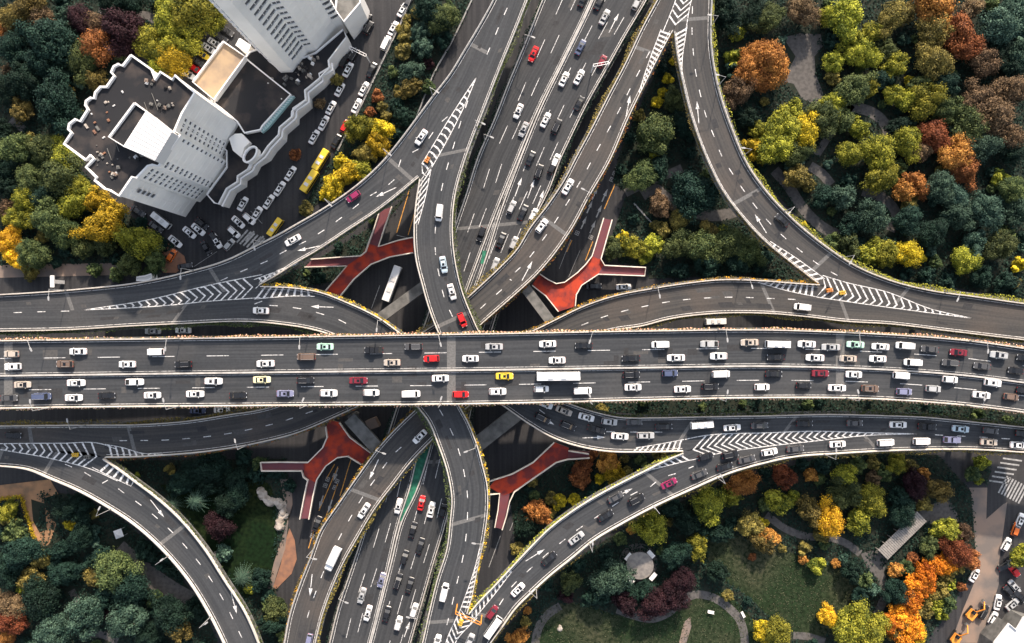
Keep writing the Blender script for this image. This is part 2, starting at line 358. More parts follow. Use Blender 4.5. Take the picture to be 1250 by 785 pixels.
def wall(mb, pts, h, t, z, off=0, m=0):
    nm = normals2(pts)
    for i in range(len(pts)-1):
        a = Vector(pts[i][:2]) + nm[i]*off; b = Vector(pts[i+1][:2]) + nm[i+1]*off
        a0, a1 = a-nm[i]*t/2, a+nm[i]*t/2; b0, b1 = b-nm[i+1]*t/2, b+nm[i+1]*t/2
        mb.face([(*a0,z+h),(*b0,z+h),(*b1,z+h),(*a1,z+h)], m=m)
        mb.face([(*a0,z),(*b0,z),(*b0,z+h),(*a0,z+h)], m=m)
        mb.face([(*b1,z),(*a1,z),(*a1,z+h),(*b1,z+h)], m=m)
    for i, fl in ((0, 0), (len(pts)-1, 1)):
        a = Vector(pts[i][:2]) + nm[i]*off; a0, a1 = a-nm[i]*t/2, a+nm[i]*t/2
        q = [(*a0,z),(*a1,z),(*a1,z+h),(*a0,z+h)]; mb.face(q[::-1] if not fl else q, m=m)
def W(pts, z, sub=True, step=8):
    s = smooth(pts) if sub else pts
    n = max(2, int(plen(s)/step)); return [P(*p, z) for p in resample(s, n)]

# real edges (where the slab ends and a parapet stands): px polyline, road, side outward sign computed from centre
def cut(pts, x0=None, x1=None, y0=None, y1=None):
    return [p for p in pts if (x0 is None or p[0] >= x0) and (x1 is None or p[0] <= x1) and (y0 is None or p[1] >= y0) and (y1 is None or p[1] <= y1)]
EDGES = [  # key, px points, z, description, hedge kind, hedge width
 ('R1a', R1_out, 18, 'outer side of the ramp from the top to the left edge', None),
 ('R1a', R1_in, 18, 'inner side of the upper left ramp beside the red footbridge', ('G',.9)),
 ('T1', PL(512,219,507,251,505,277,507,315,515,348,524,379,532,400,545,428,565,455,592,480,620,500,646,518,676,535,710,546,740,551,786,552,833,551), 18, 'inner side of the ramp from the top to the right edge', None),
 ('T1', T1_R, 18, 'outer side of the ramp from the top to the right edge', ('G',1.3)),
 ('T2', PL(319,349)+T2_L[len(seam2):-4]+PL(577,728,571,748), 18, 'inner side of the ramp from the left edge to the bottom', ('OYf',.9)),
 ('T2', T2_R, 18, 'outer side of the ramp from the left edge to the bottom', ('YGd',1.4)),
 ('R8', PL(572,748,581,737,604,713,628,687,645,669,670,644,699,622,728,604,758,588,786,574,812,561,833,552), 18, 'inner side of the lower right ramp', ('YG',.9)),
 ('R8', R8_R, 18, 'outer side of the lower right ramp beside the park', ('OY',1.2)),
 ('T4', T4_L, 12.5, 'outer side of the ramp from the left edge to the top', ('OY',1.4)),
 ('T4', PL(130,558.5,140,558.5,200,556,256,551,320,540,361,529.5,412,508,438,496,480,476,530,448,565,420,584,400,604,382,628,361,658,333,697,282,722,236,743,200,768,143,789,100,809,61,821,39), 12.5, 'inner side of the ramp from the left edge to the top', ('Rf',.8)),
 ('R11', PL(128,559,140,567,166,586,192,605.5,225,636,251,668,276,707,300,744,318,785,335,840), 12.5, 'upper side of the lower left ramp', ('G',.9)),
 ('R11', R11_D, 12.5, 'lower side of the lower left ramp', None),
 ('T3', T3_L[len(seamB2)-1:], 12.5, 'outer side of the ramp from the right edge to the bottom', ('Of',.8)),
 ('T3', T3_R, 12.5, 'inner side of the ramp from the right edge to the bottom', ('OY',1.2)),
 ('R10', R10_out, 12.5, 'outer side of the upper right ramp beside the wood', ('YG',1.6)),
 ('R10', PL(822,40,825,64,832.5,102,843,143,862,195,881,233,907,268,936,298,963,320,997,346), 12.5, 'inner side of the upper right ramp', ('OY',1.0)),
 ('MAIN', MU, 24, 'upper side of the wide elevated road', ('Pf',.62)),
 ('MAIN', MD, 24, 'lower side of the wide elevated road', ('Pf',.55)),
 ('HW', HWL, 7.5, 'left side of the straight highway', ('DG',1.2)),
 ('HW', HWR, 7.5, 'right side of the straight highway', ('DG',1.2)),
]
HED = {'x':None,'G':('leaf_G',None),'OY':('leaf_OY',None),'YG':('leaf_YG',None),'YGd':('leaf_G',None),'DG':('leaf_DG',None),
 'OYf':('leaf_OY','leaf_GO'),'Rf':('leaf_OY','leaf_O'),'Of':('leaf_OY','leaf_GO'),'Pf':('leaf_OY','leaf_P')}
M['leaf_P'] = leafmat('leaves_pink_orange_blossom', (.72,.34,.22), (.85,.60,.45))
def add_tint(o, vals):
    a = o.data.attributes.new('tint', 'FLOAT', 'FACE'); a.data.foreach_set('value', vals)
def leafquad(mb, tv, c, s, nrm, tint, m=0):
    n = Vector(nrm).normalized(); u = n.orthogonal().normalized(); v = n.cross(u); a = random.random()*2*PI
    p = u*math.cos(a)*s + v*math.sin(a)*s; q = (v*math.cos(a) - u*math.sin(a))*s*.8
    c = Vector(c)
    mb.face([c-p-q*.3, c+q*-1+p*.2, c+p+q*.3, c+q-p*.2], m=m); tv.append(tint)
edge_world = []
def offset_world(pts, d):
    nm = normals2(pts); return [Vector((p[0]+n.x*d, p[1]+n.y*d, p[2])) for p, n in zip(pts, nm)]
marks = {}   # per road markings mesh (0 white, 1 joint)
for k in ROADS: marks[k] = MB()
ZP = .006
def outward(key, w):                     # +1 if the left normal of w points away from the road
    r = ROADS[key]; i = len(w)//2; best = None
    nm = normals2(w); vote = 0
    for i in range(0, len(w), 3):
        p = w[i].xy + nm[i]*1.5
        vote += -1 if inside(p, r.poly) else 1
    return 1 if vote > 0 else -1
for key, px, z, desc, hedge in EDGES:
    w = W(px, z, step=6); sgn = outward(key, w); edge_world.append((w, sgn, key))
    mb = MB(); inw = -sgn
    wall(mb, w, .95, .28, z+.003, off=inw*.20)
    root = mb.build('parapet_wall', M['rail']); tag(root, 'pale concrete parapet along the ' + desc, 'parapet', 'parapets of the elevated roads')
    rb = MB(); wall(rb, w, .10, .12, z+1.15, off=inw*.20)
    for i in range(0, len(w), 1):
        q = w[i].xy + normals2(w)[i]*inw*.20 if False else None
    nm = normals2(w)
    for i in range(len(w)):
        c = w[i].xy + nm[i]*inw*.20; rb.box((c.x, c.y, z+1.05), (.12,.12,.195))
    rb.build('handrail', M['metal'], root)
    # solid edge line
    strip(marks[key], w, .12, z+ZP, off=inw*.85)
    if hedge:
        kind, wd = hedge; m1, m2 = HED[kind]; hb = MB(); tv = []
        L = plen([tuple(p) for p in w]); n = int(L*wd*12*(1.0 if m2 is None else 1.1)); tot = 0
        cum = [0]
        for i in range(len(w)-1): cum.append(cum[-1]+(w[i+1]-w[i]).length)
        tr = MB(); wall(tr, w, .45, wd*.55, z-.75, off=sgn*(.02+wd*.275)); tr.build('planter_trough', M['conc2'], root)
        i = 0; ss = sorted(random.random()*L for _ in range(n))
        for s in ss:
            while cum[i+1] < s: i += 1
            t = (s-cum[i])/max(1e-6, cum[i+1]-cum[i]); c = w[i].lerp(w[i+1], t)
            dens = math.sin(s*.11+z)*.5+math.sin(s*.043+2)*.5
            if dens < -.55 and random.random() < .65: continue
            o_ = sgn*(random.random()*wd*(.75+.35*math.sin(s*.3)) + .02); hgt = random.uniform(-.25, .45)
            blossom = m2 and ((s % 1.0) < .55 if kind == 'Pf' else math.sin(s*1.7)+random.random() > .95)
            leafquad(hb, tv, (c.x+nm[i].x*o_, c.y+nm[i].y*o_, z+hgt), random.uniform(.14,.26), (random.gauss(0,.5), random.gauss(0,.5), 1), random.random(), 1 if blossom else 0)
        h = hb.build('planter_row', [M[m1], M[m2 or m1]], root); add_tint(h, tv); h['kind'] = 'stuff'

# medians
def median(px, z, wdt, key, label, h=.8):
    w = W(px, z, step=6); mb = MB(); wall(mb, w, h, wdt, z+.003)
    o = mb.build('median_barrier', M['conc']); tag(o, label, 'barrier', 'median barriers')
    for s in (-1, 1): strip(marks[key], w, .10, z+ZP, off=s*(wdt/2+.45))
median(MM, 24, .42, 'MAIN', 'pale concrete barrier down the middle of the wide elevated road')
hm1 = PL(742,-50,722,0,684,79,658,130.6,629,200,604,262,586,310,568,359,538,440,513,540,499,600,487,636,475,687,463.6,736,451,785,436,840)
hm2 = PL(744,-50,724,0,686,79,661,131,632,203,610,262,595,310,578,359,549,440,527,540,508,600,491,636,478,687,465.5,736,453,785,438,840)
median(hm1, 7.5, .35, 'HW', 'left barrier of the strip between the carriageways of the straight highway')
median(hm2, 7.5, .35, 'HW', 'right barrier of the strip between the carriageways of the straight highway')
gm = MB(); a = resample(smooth(cut(hm1, y0=435, y1=640)), 40); b = resample(smooth(cut(hm2, y0=435, y1=640)), 40)
for i in range(40):
    gm.face([P(*a[i],7.52), P(*a[i+1],7.52), P(*b[i+1],7.52), P(*b[i],7.52)])
gm.face([P(586.5,322,7.52),P(590,322,7.52),P(594,306,7.52),P(589,306,7.52)])
tag(gm.build('median_strip', M['greenp']), kind='structure')
# ------------------------------------------------------------ markings
def lane(key, pts, dash=2.2, gap=4.0, w=.22, phase=0, m=0):
    z = ROADS[key].z; dashes(marks[key], W(pts, z, step=4), w, z+ZP, dash, gap, phase, m)
def frac(key, f, a=0, b=1):
    r = ROADS[key]; n = r.n
    return [tuple(Vector(r.A[i]).lerp(Vector(r.B[i]), f)) for i in range(int(a*n), int(b*n)+1)]
def solid(key, pts, w=.18):
    z = ROADS[key].z; strip(marks[key], W(pts, z, step=4), w, z+ZP+.001)
def gore(key, A, B, S, n, sign, slope=1.0, wd=.55, t0=.03, t1=.97):
    z = ROADS[key].z+ZP+.002; N = 120
    A = resample(smooth(A), N); B = resample(smooth(B), N); S = resample(smooth(S), N); L = plen(S)
    solid(key, A, .22); solid(key, B, .22)
    def at(Q, t):
        t = max(0, min(1, t))*N; i = min(int(t), N-1); return Vector(Q[i]).lerp(Vector(Q[i+1]), t-i)
    w = wd/.2353*1.0/L * (1.0)
    for k in range(n):
        t = t0+(t1-t0)*(k+.5)/n; s = at(S, t); s2 = at(S, t+w)
        for Q in (A, B):
            hw = (at(Q, t)-s).length; dl = hw*slope/L
            # refine
            e = at(Q, t+sign*dl); e2 = at(Q, t+sign*dl+w)
            if (e-s).length < .6: continue
            q = [P(*s, z), P(*s2, z), P(*e2, z), P(*e, z)]
            marks[key].face(q if (q[1]-q[0]).cross(q[2]-q[0]).z > 0 else q[::-1])
def ladder(key, E, Q, n, shift=.0, wd=.55):
    z = ROADS[key].z+ZP+.002; N = 60
    E = resample(smooth(E), N); Q = resample(smooth(Q), N); solid(key, Q, .2); L = plen(E)
    def at(X, t):
        t = max(0, min(1, t))*N; i = min(int(t), N-1); return Vector(X[i]).lerp(Vector(X[i+1]), t-i)
    w = wd/.2353/L
    for k in range(n):
        t = (k+.5)/n; e, e2 = at(E, t), at(E, t+w); q, q2 = at(Q, t+shift), at(Q, t+shift+w)
        v = (q-e)*.06
        f = [P(*(e+v*1.2), z), P(*(e2+v*1.2), z), P(*q2, z), P(*q, z)]
        marks[key].face(f if (f[1]-f[0]).cross(f[2]-f[0]).z > 0 else f[::-1])
def arrow(key, x, y, dirdeg, L=6.5, z=None, mb=None, m=0, wd=.22):
    # direction in picture degrees: 0 right, 90 up
    z = (ROADS[key].z if key else z)+ZP+.003; c = P(x, y, z); a = R(dirdeg); d = Vector((math.cos(a), math.sin(a), 0)); n = Vector((-d.y, d.x, 0))
    mb = mb or marks[key]; h = 2.3
    t = c+d*L/2; b = c-d*L/2; j = t-d*h
    mb.face([b-n*wd/2, j-n*wd/2, j+n*wd/2, b+n*wd/2], m=m); mb.face([j-n*.55, t, j+n*.55], m=m)
# gores
gore('R1a', TL('01',1060,370,980,490,800,781), TL('01',1060,370,1010,490,870,760)+TL('11',822,60), seam1[5:], 15, +1)
gore('R1a', list(reversed(TL('10',1250,528,1000,578,700,650,400,697))), list(reversed(TL('11',30,638)+TL('10',1000,655,800,675,400,697))), list(reversed(seam2[:6])), 21, -1)
gore('R8', list(reversed(TL('22',845,572,900,560,1250,540)+TL('23',250,533,500,540,745,545))), list(reversed(TL('22',870,672,1000,640)+TL('23',0,608,250,580,500,553,745,545))), list(reversed(PL(835,551,876,543.6,930,537,1007,533,1121,529.5))), 31, -1, 1.0, .6)
gore('R10', PL(1186,388.5)+list(reversed(TL('13',290,532,400,565,600,612,800,690))), PL(1186,388.5)+list(reversed(TL('13',260,635,500,670,800,710))), list(reversed(seamB2[:5])), 20, +1)
gore('T4', TL('02',740,150,800,0)+PL(838,-45), TL('02',847,150,875,0)+PL(860,-45), PL(822,38,828,20,834,5,850,-45), 9, +1, 1.0)
gore('R11', TL('20',0,592,300,590,480,592,560,620), TL('20',0,620,250,665,450,720,560,770), PL(0,546,51,550,90,555,125,558), 13, -1, 1.0, .5)
gore('T2', PL(538,830)+TL('31',915,781,985,620), PL(552,830)+TL('31',960,781,1065,660), PL(545,830,555,785,562,765,571,749), 11, +1)
# ladders beside the noses
ladder('R1a', R1_in[-4:][::-1], PL(312,352)+TL('11',100,515,200,480), 0)
ladder('T2', PL(320,349,340,349,362,351,378,354), TL('11',0,645,100,636,200,630,290,632), 8, -.05)
ladder('R1a', PL(318,348,336,338,361,322), TL('11',0,552,110,512,210,472), 9, .04)
ladder('T1', PL(512,219,507,251,505,277), TL('01',850,781)+TL('11',812,180,782,290), 8, -.1)
ladder('T4', PL(821,39,809,61,789,100,780,118), TL('02',730,140,660,330,625,440), 15, -.02)
ladder('R10', PL(822,40,825,64,832.5,102), TL('02',855,120,830,330,835,400), 12, 0)
ladder('T3', PL(997,347,968,345,932,342), TL('13',265,635,120,605,-20,565), 10, .03)
ladder('R10', PL(995,345,963,320,940,302), TL('13',300,548,150,440,40,370), 9, -.05)
ladder('T4', PL(132,559,150,558.5,175,557,200,556), TL('20',500,595,580,610,680,638,780,642), 9, .0)
ladder('R11', PL(132,561,145,571,166,586), TL('20',440,705,540,755,625,795), 6, .1)
ladder('T1', PL(832,551,786,552,770,552), TL('22',840,572,700,598,610,612), 9, -.02)
ladder('R8', PL(832,552,812,561,786,574), TL('22',880,668,790,690,650,725), 7, -.02)
ladder('T2', PL(572,746,585,687,592,654), TL('31',985,620,1045,450,1080,320), 14, 0)
ladder('R8', PL(573,747,604,713,622,692), TL('31',1030,690,1150,545,1230,440), 11, 0)
# lane lines
MUL = [tuple(Vector(a).lerp(Vector(b), .52)) for a, b in zip(resample(smooth(MU),60), resample(smooth(MM),60))]
MLL = [tuple(Vector(a).lerp(Vector(b), .44)) for a, b in zip(resample(smooth(MM),60), resample(smooth(MD),60))]
lane('MAIN', MUL, 6.2, 9.0, .17, 0); lane('MAIN', MLL, 6.2, 9.0, .17, 4.0)
lane('R1a', TL('01',1010,500,900,575,800,700,690,781)+TL('11',690,30,520,175,350,305,255,365,150,415,60,465)+TL('10',1170,505,970,588,800,625))
lane('R1a', TL('10',330,702,200,705,0,712)+PL(-80,384), 2.4, 4.4)
lane('T2', TL('10',1250,655)+TL('11',0,665,120,678,230,692,330,718,430,755)+PL(435,404), 2.4, 4.4)
lane('R1a', TL('01',1240,-60,1215,20,1175,110,1135,205,1095,295))
lane('T1', TL('01',1020,480,980,600,945,720)+TL('11',920,20,895,120,865,310,866,430,885,540,908,640,950,735))
lane('T4', TL('11',1080,690,1230,545)+TL('12',0,555,85,468,150,385,265,215,370,40)+TL('02',415,735,515,555,605,380,690,220))
lane('T3', TL('12',350,770,440,735,540,705,640,682,740,662,840,648,940,640,1040,636,1140,637,1250,642)+TL('13',130,645,235,652))
lane('R10', TL('02',880,30,878,160,885,260,898,360,920,460,945,555,983,650,1020,745)+TL('12',1070,45,1130,135,1190,215)+TL('13',45,290,120,362,200,427,280,487,375,540))
lane('T4', TL('20',570,578,680,577,785,575,890,568,990,558,1095,543,1200,522)+TL('21',85,500,185,470,285,435))
lane('R11', TL('20',310,690,400,727,500,772)+TL('30',500,10,585,62,670,122,752,188,826,257,897,335,962,415,1020,500,1073,590,1118,682,1160,770))
lane('T3', TL('21',790,560,710,603,575,765)+TL('31',515,90,465,175,415,265,330,445,290,550,260,640,235,730))
lane('T2', TL('21',885,430,940,530,978,630,1003,735)+TL('31',1018,75,1018,180,1010,285,993,390,968,495,945,595,920,695))
lane('R8', TL('31',1170,600)+TL('32',20,510,95,438,255,300,340,235,430,175,515,118,600,68,705,15)+TL('22',710,770,800,735,885,700))
lane('T1', TL('22',470,535,590,537,700,537,800,538), 2.4, 4.4); lane('T1', TL('22',150,430,200,465,300,500,390,520), 2, 6)
lane('R8', TL('23',825,550,925,555,1025,560,1120,566,1215,572)+PL(1320,542), 2.4, 4)
for f in (.19,.315,.60,.735,.87): lane('HW', frac('HW', f), 6, 8.2, .16, phase=f*10)
# arrows
arrow('R1a', *T('11',630,135), 205); arrow('R1a', *T('11',260,403), 192); arrow('T2', *T('11',325,682), 178)
arrow('T4', *T('02',573,505), 79); arrow('T4', *T('12',92,510), 62); arrow('R10', *T('02',906,535), 95); arrow('R10', *T('12',1205,285), 122)
arrow('R11', *T('30',750,140), -52); arrow('R11', *T('30',1115,590), -75); arrow('T3', *T('21',572,715), 245); arrow('T3', *T('31',272,505), 264)
arrow('R8', *T('32',130,362), 32); arrow('R8', *T('32',545,68), 26); arrow('T1', *T('22',410,563), 2); arrow('T1', *T('22',200,490), -30, 3)
for x, y in ((110,120),(50,110),(155,170)): arrow('HW', *T('12',x,y), 70, 6)
arrow('HW', *T('02',505,110), 63); arrow('HW', *T('31',730,715), 70, 5)
# expansion joints: thin concrete bands across the slabs
def joint(key, t, wd=1.0, m=1):
    r = ROADS[key]; i = int(t*r.n); z = r.z+.003; d = (r.M[min(i+1,r.n)]-r.M[max(i-1,0)]).normalized()*wd/2
    a, b = r.WA[i].lerp(r.WB[i],.03), r.WB[i].lerp(r.WA[i],.03)
    q = [Vector((*(p.xy), z)) for p in (a-d, b-d, b+d, a+d)]
    marks[key].face(q if (q[1]-q[0]).cross(q[2]-q[0]).z > 0 else q[::-1], m=m)
for t in (.065,.447,.785): joint('MAIN', t, 2.4)
for k, ts in (('R1a',(.13,.33,.62,.82)),('T1',(.2,.36,.62,.72)),('T2',(.3,.55,.8,.93)),('R8',(.1,.4,.7)),('T4',(.1,.2,.55,.7,.9)),('R11',(.15,.27,.6)),('T3',(.25,.33,.6,.8)),('R10',(.1,.4,.56,.7)),('HW',(.38,.52,.7))):
    for t in ts: joint(k, t, 1.1)

M['patch1'] = mat('dark_asphalt_patch', (.030,.031,.034), .9, noise=(1.5,(.040,.041,.045),.4,.6)); M['patch2'] = mat('pale_asphalt_patch', (.082,.080,.079), .9, noise=(1.5,(.062,.062,.063),.4,.6))
M['stain'] = mat('tyre_marks', (.024,.024,.026), .8)
rp = random.Random(21); kz = 0
for key, r in ROADS.items():
    for q in range(int(r.n/ (5 if key in ('MAIN','HW') else 7))):
        i0 = rp.randrange(1, r.n-3); ln = rp.choice((1,1,2,3)); f0 = rp.uniform(.12,.75); wd_ = (r.WA[i0]-r.WB[i0]).length; f1 = f0+min(.15, rp.choice((.9,1.7,3.2))/wd_); kz += 1
        mi = rp.choice((2,2,3)); z = r.z+.0040+.0000025*kz
        for i in range(i0, min(r.n, i0+ln)):
            a0 = r.WA[i].lerp(r.WB[i], f0); a1 = r.WA[i].lerp(r.WB[i], f1); b0 = r.WA[i+1].lerp(r.WB[i+1], f0); b1 = r.WA[i+1].lerp(r.WB[i+1], f1)
            q_ = [Vector((*p.xy, z)) for p in (a0, a1, b1, b0)]
            marks[key].face(q_ if (q_[1]-q_[0]).cross(q_[2]-q_[0]).z > 0 else q_[::-1], m=mi)
for k, mb in marks.items():
    o = mb.build('lane_markings', [M['paint'], M['joint'], M['patch1'], M['patch2']]); tag(o, kind='structure')

# ------------------------------------------------------------ ground
g = MB(); g.face([(-2500,-2500,-.06),(2500,-2500,-.06),(2500,2500,-.06),(-2500,2500,-.06)]); tag(g.build('ground', M['far']), kind='structure')
g = MB(); c0, c1 = P(-160,-160), P(1410,945); g.face([(c0.x,c1.y,0),(c1.x,c1.y,0),(c1.x,c0.y,0),(c0.x,c0.y,0)], [(0,0),(0,300),(300,300),(300,0)]); tag(g.build('street', M['street']), kind='structure')
PARKS = {
 'wood at upper left': PL(-160,-160,200,-160,262,5,232,48,160,62,70,175,140,250,214,300,205,320,-160,326),
 'strip between the car-lined street and the ramp': PL(540,-160,505,0,476,61,440,136,412,182,385,226,365,262,405,240,440,216,468,192,496,165,507,148,528,97,576,0,605,-160),
 'upper left triangle by the red footbridge': PL(500,236,455,276,395,312,330,345,352,352,400,345,450,330,462,290,478,262),
 'triangle between the two upper ramps': PL(815,60,790,110,757,185,748,222,765,236,748,285,755,320,790,325,792,340,905,336,985,345,930,290,870,215,848,150,838,60),
 'wood at upper right': PL(880,-160,872,0,868,60,885,130,925,215,1000,290,1090,340,1250,364,1410,380,1410,-160),
 'park at lower right': PL(575,830,615,770,690,690,770,640,880,590,1000,560,1100,552,1145,556,1185,600,1192,690,1130,785,1090,945,560,945),
 'strip by the lower red footbridge': PL(632,690,622,600,662,580,694,562,740,556,825,555,770,580,700,615,650,660),
 'park at lower left': PL(-160,600,0,606,20,612,50,668,50,600,95,604,150,635,205,682,250,745,268,790,270,945,-160,945),
 'lawn between the ramp and the left road': PL(140,575,170,588,225,640,272,706,302,760,318,800,325,945,360,945,352,770,340,735,330,690,352,650,352,590,350,560,150,562),
 'green strip below the wide road': PL(700,500,770,504,900,506,1080,506,1250,520,1400,530,1400,500,1250,490,1080,480,700,485),
 'corner by the crosswalk': PL(1200,560,1210,575,1204,590,1190,590,1180,575),
 'upper left corner lawn': PL(0,0,1,0,1,1)}
LAWNS = [PL(560,945,580,830,650,775,665,745,700,735,760,752,830,735,850,728,880,722,910,745,935,785,945,945), PL(865,660,890,650,930,665,985,680,1040,700,1062,720,1050,760,1010,775,960,770,915,730,880,705,862,690),
 PL(195,592,330,592,338,640,330,700,300,730,270,690,235,640)]
wp = {k: [P(*p) for p in v] for k, v in PARKS.items()}
for k, v in list(wp.items())[:-1]:
    mb = MB(); mb.prism(v, -.02, .12); tag(mb.build('park_ground', M['soil']), kind='structure')
for v in LAWNS:
    mb = MB(); mb.cap([P(*p) for p in smooth(v+[v[0]], 5)[:-1]], .135)
    # make sure it faces up
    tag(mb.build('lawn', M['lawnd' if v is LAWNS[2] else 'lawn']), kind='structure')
def path(pts, wpx, m='path', z=.15):
    mb = MB(); w = W(pts, z, step=5); strip(mb, w, wpx/3.91, z); tag(mb.build('path', M[m]), kind='structure')
PATHS = [(TL('33',20,170,120,240,200,270,330,280,400,305,470,355),9),(TL('33',540,400,575,480,585,540,570,600,545,650),10),(TL('33',150,745,220,750,300,775),9),
 (TL('32',250,605,190,645,150,700,130,781,120,850),10),(TL('32',520,620,600,650,690,665,760,640,840,570,900,550,980,565,1050,610,1110,680,1130,781,1130,850),10),
 (TL('03',400,515,480,520,560,560,600,620,600,680),13),(TL('03',430,500,340,620,260,740),9),(TL('12',640,150,700,120,740,150,820,215,900,235,1020,245,1090,225),14),(TL('12',560,140,620,110,740,60,830,20),10),
 (TL('13',60,30,130,110,180,190,250,270,340,330,400,345),13),(TL('13',480,130,590,170,640,240,610,320),12),(TL('13',230,10,290,50,330,100),12),
 (TL('30',560,330,640,400,740,480,830,540,920,590),24),(TL('30',340,530,380,600),9),(TL('30',420,735,500,745,560,775),9),
 (TL('00',470,60,560,58,650,70,750,90),12),(TL('00',50,570,120,620),10)]
for p, wv in PATHS: path(p, wv)
def flat(px, m, z=.16, name='paving'):
    mb = MB(); mb.cap([P(*p) for p in px], z); tag(mb.build(name, M[m]), kind='structure')
flat(TL('03',100,180,180,160,280,165,300,210,250,270,255,350,300,470,250,500,190,470,150,400,100,390,130,330,160,270), 'path')
flat(TL('33',740,150,880,90,920,130,940,200,860,220,780,210), 'path')
flat(TL('33',470,355,500,345,560,330,600,385,580,440,545,470,500,420), 'path', .17)
flat(TL('33',990,40,1075,40,1070,190,1150,120,1170,110,1130,400,1130,500,1100,600,1040,781,900,781,960,620,1010,500,1040,420,1010,300,970,190), 'tan', .006)
flat(TL('30',-100,40,240,0,280,70,210,90,215,130,270,215,240,300,190,360,180,330,100,80,-100,110), 'tano', .17)
flat(TL('30',150,95,215,115,225,240,190,255,160,200), 'soil', .175)
flat(TL('31',170,230,195,290,205,380,180,450,110,520,90,520,130,400,150,300), 'brick', .16)
flat(TL('31',125,0,180,0,185,120,150,230,95,400,65,530,80,560,110,450,150,330,165,200), 'tan', .165)
flat(TL('10',-80,485,560,470,560,530,-80,545), 'tan', .006)
flat(TL('32',840,680,868,655,875,700,850,781,850,900,790,900,815,781), 'tan', .14)
flat(TL('10',700,295,880,440,890,480,840,520,780,520), 'brick', .17, 'paving')
# curb lines, street paint
sp = MB(); spy = MB()
def gl(pts, w=.15, mb=None, z=.012): strip(mb or sp, W(pts, z, step=5), w, z)
for q in (TL('01',755,0,640,240,500,530,390,720), ): pass
for q in ((TL('12',245,500,300,360),),(TL('12',290,540,345,410),)): gl(q[0], .12)
for q in (TL('11',680,330,760,60),TL('11',735,340,790,150),TL('12',280,420,305,365),TL('12',370,460,405,370),TL('12',460,215,540,30),TL('31',310,150,400,-60),TL('31',335,200,400,20),TL('31',410,80,440,-20),TL('31',260,330,290,230),TL('21',345,760,385,690),TL('21',440,740,465,660)): gl(q, .25, spy)
for q in (TL('12',505,60,560,-100),TL('12',600,190,690,290),TL('12',640,150,735,60),TL('31',1185,230,1250,60),TL('31',1220,245,1250,170),TL('31',1120,420,1175,270),TL('11',680,340,740,355),TL('11',560,690,600,580),TL('30',440,300,470,330)): gl(q, .18)
# stencilled words and arrows on the right cross road and on the left cross road: rows of short strokes
def strokes(cx, cy, a, n, hgt, wid, sep, mb):
    # a lane word: n glyph cells down the lane, each a few bars
    d = Vector((math.cos(R(a)), math.sin(R(a)), 0)); nn = Vector((-d.y, d.x, 0)); c = P(cx, cy, .012)
    for i in range(n):
        b = c + d*(i*sep)
        for j in range(3): 
            q = b + d*(j-1)*hgt*.36; ww = wid*(1 - .35*(i+j) % 2*.3)
            mb.face([q-nn*ww/2-d*.1, q-nn*ww/2+d*.1, q+nn*ww/2+d*.1, q+nn*ww/2-d*.1][::-1])
        for s in (-1, 0, 1):
            q = b+nn*s*wid*.4
            mb.face([q-nn*.08-d*hgt*.4, q+nn*.08-d*hgt*.4, q+nn*.08+d*hgt*.4, q-nn*.08+d*hgt*.4])
for x, y in ((495,75),(330,330),(395,350)): strokes(*T('12',x,y), 65, 1 if y > 200 else 3, 1.6, 1.4, 2.1, sp)
for x, y in ((415,140),(462,150),(390,205),(435,225),(362,280),(405,300)):
    arrow(None, *T('12',x,y), 66, 4.4, z=.01, mb=sp, wd=.4)
for x, y, n in ((385,745,1),(340,30,2),(385,40,2),(298,195,1),(278,270,3)): strokes(*(T('21',x,y) if y > 700 else T('31',x,y)), 70, n, 1.6, 1.3, 2.1, sp)
for x, y in ((320,110),(362,130)): arrow(None, *T('31',x,y), 252, 4.4, z=.01, mb=sp, wd=.4)
arrow(None, *T('21',390,740), 250, 4.4, z=.01, mb=sp)
# crosswalks
def crosswalk(p0, p1, n, L, ang, wd=.5):
    for i in range(n):
        c = P(*p0,.012).lerp(P(*p1,.012), i/(n-1)); d = Vector((math.cos(R(ang)), math.sin(R(ang)), 0)); nn = Vector((-d.y,d.x,0))*wd/2
        sp.face([c-d*L/2-nn, c+d*L/2-nn, c+d*L/2+nn, c-d*L/2+nn])
crosswalk(T('10',1155,345), T('10',1235,385), 6, 5.2, 48, .55)
crosswalk(T('11',-20,345), T('11',70,390), 3, 4, 48, .55)
crosswalk(T('23',1195,668), T('23',1130,775), 6, 6, -8)
crosswalk(T('33',1150,25), T('33',1245,75), 8, 6, 62)
gl(TL('10',925,490,1035,418), .12); gl(TL('10',1195,225,1250,285), .12)
for i in range(6): gl([T('11',-60+0*i, 255), T('11',-20, 275)], .1)
tag(sp.build('street_markings', M['paintw']), kind='structure'); tag(spy.build('yellow_street_lines', M['painty']), kind='structure')
# fence and kerb along the street at upper left, low park walls
def fence(pts, z, label, h=1.2, m='conc', step=14):
    w = W(pts, z, step=step); mb = MB(); wall(mb, w, .25, .25, z); root = mb.build('street_fence', M[m]); tag(root, label, 'fence')
    r = MB()
    for i in range(len(w)-1):
        for hh in (.6, h):
            r.cyl((w[i].x,w[i].y,z+hh), (w[i+1].x,w[i+1].y,z+hh), .05, n=4)
    r.build('rail', M['metal'], root)
    for p in w[:60]:
        q = MB(); q.box((p.x,p.y,z+.25+(h-.25)/2), (.1,.1,h-.25)); q.build('post', M['metal'], root)
fence(TL('01',755,0,640,240,500,530,400,720), .12, 'long white railing between the car-lined street and the strip of trees')
fence(TL('01',1040,0,945,200,860,350,800,500,765,590), .12, 'grey railing on the ramp side of the strip of trees')
fence(TL('31',-10,680,40,781,60,850), .12, 'grey railing by the ramp at bottom left centre')
fence(TL('12',600,190,690,290), .12, 'short railing beside the small lawn behind the right red footbridge')

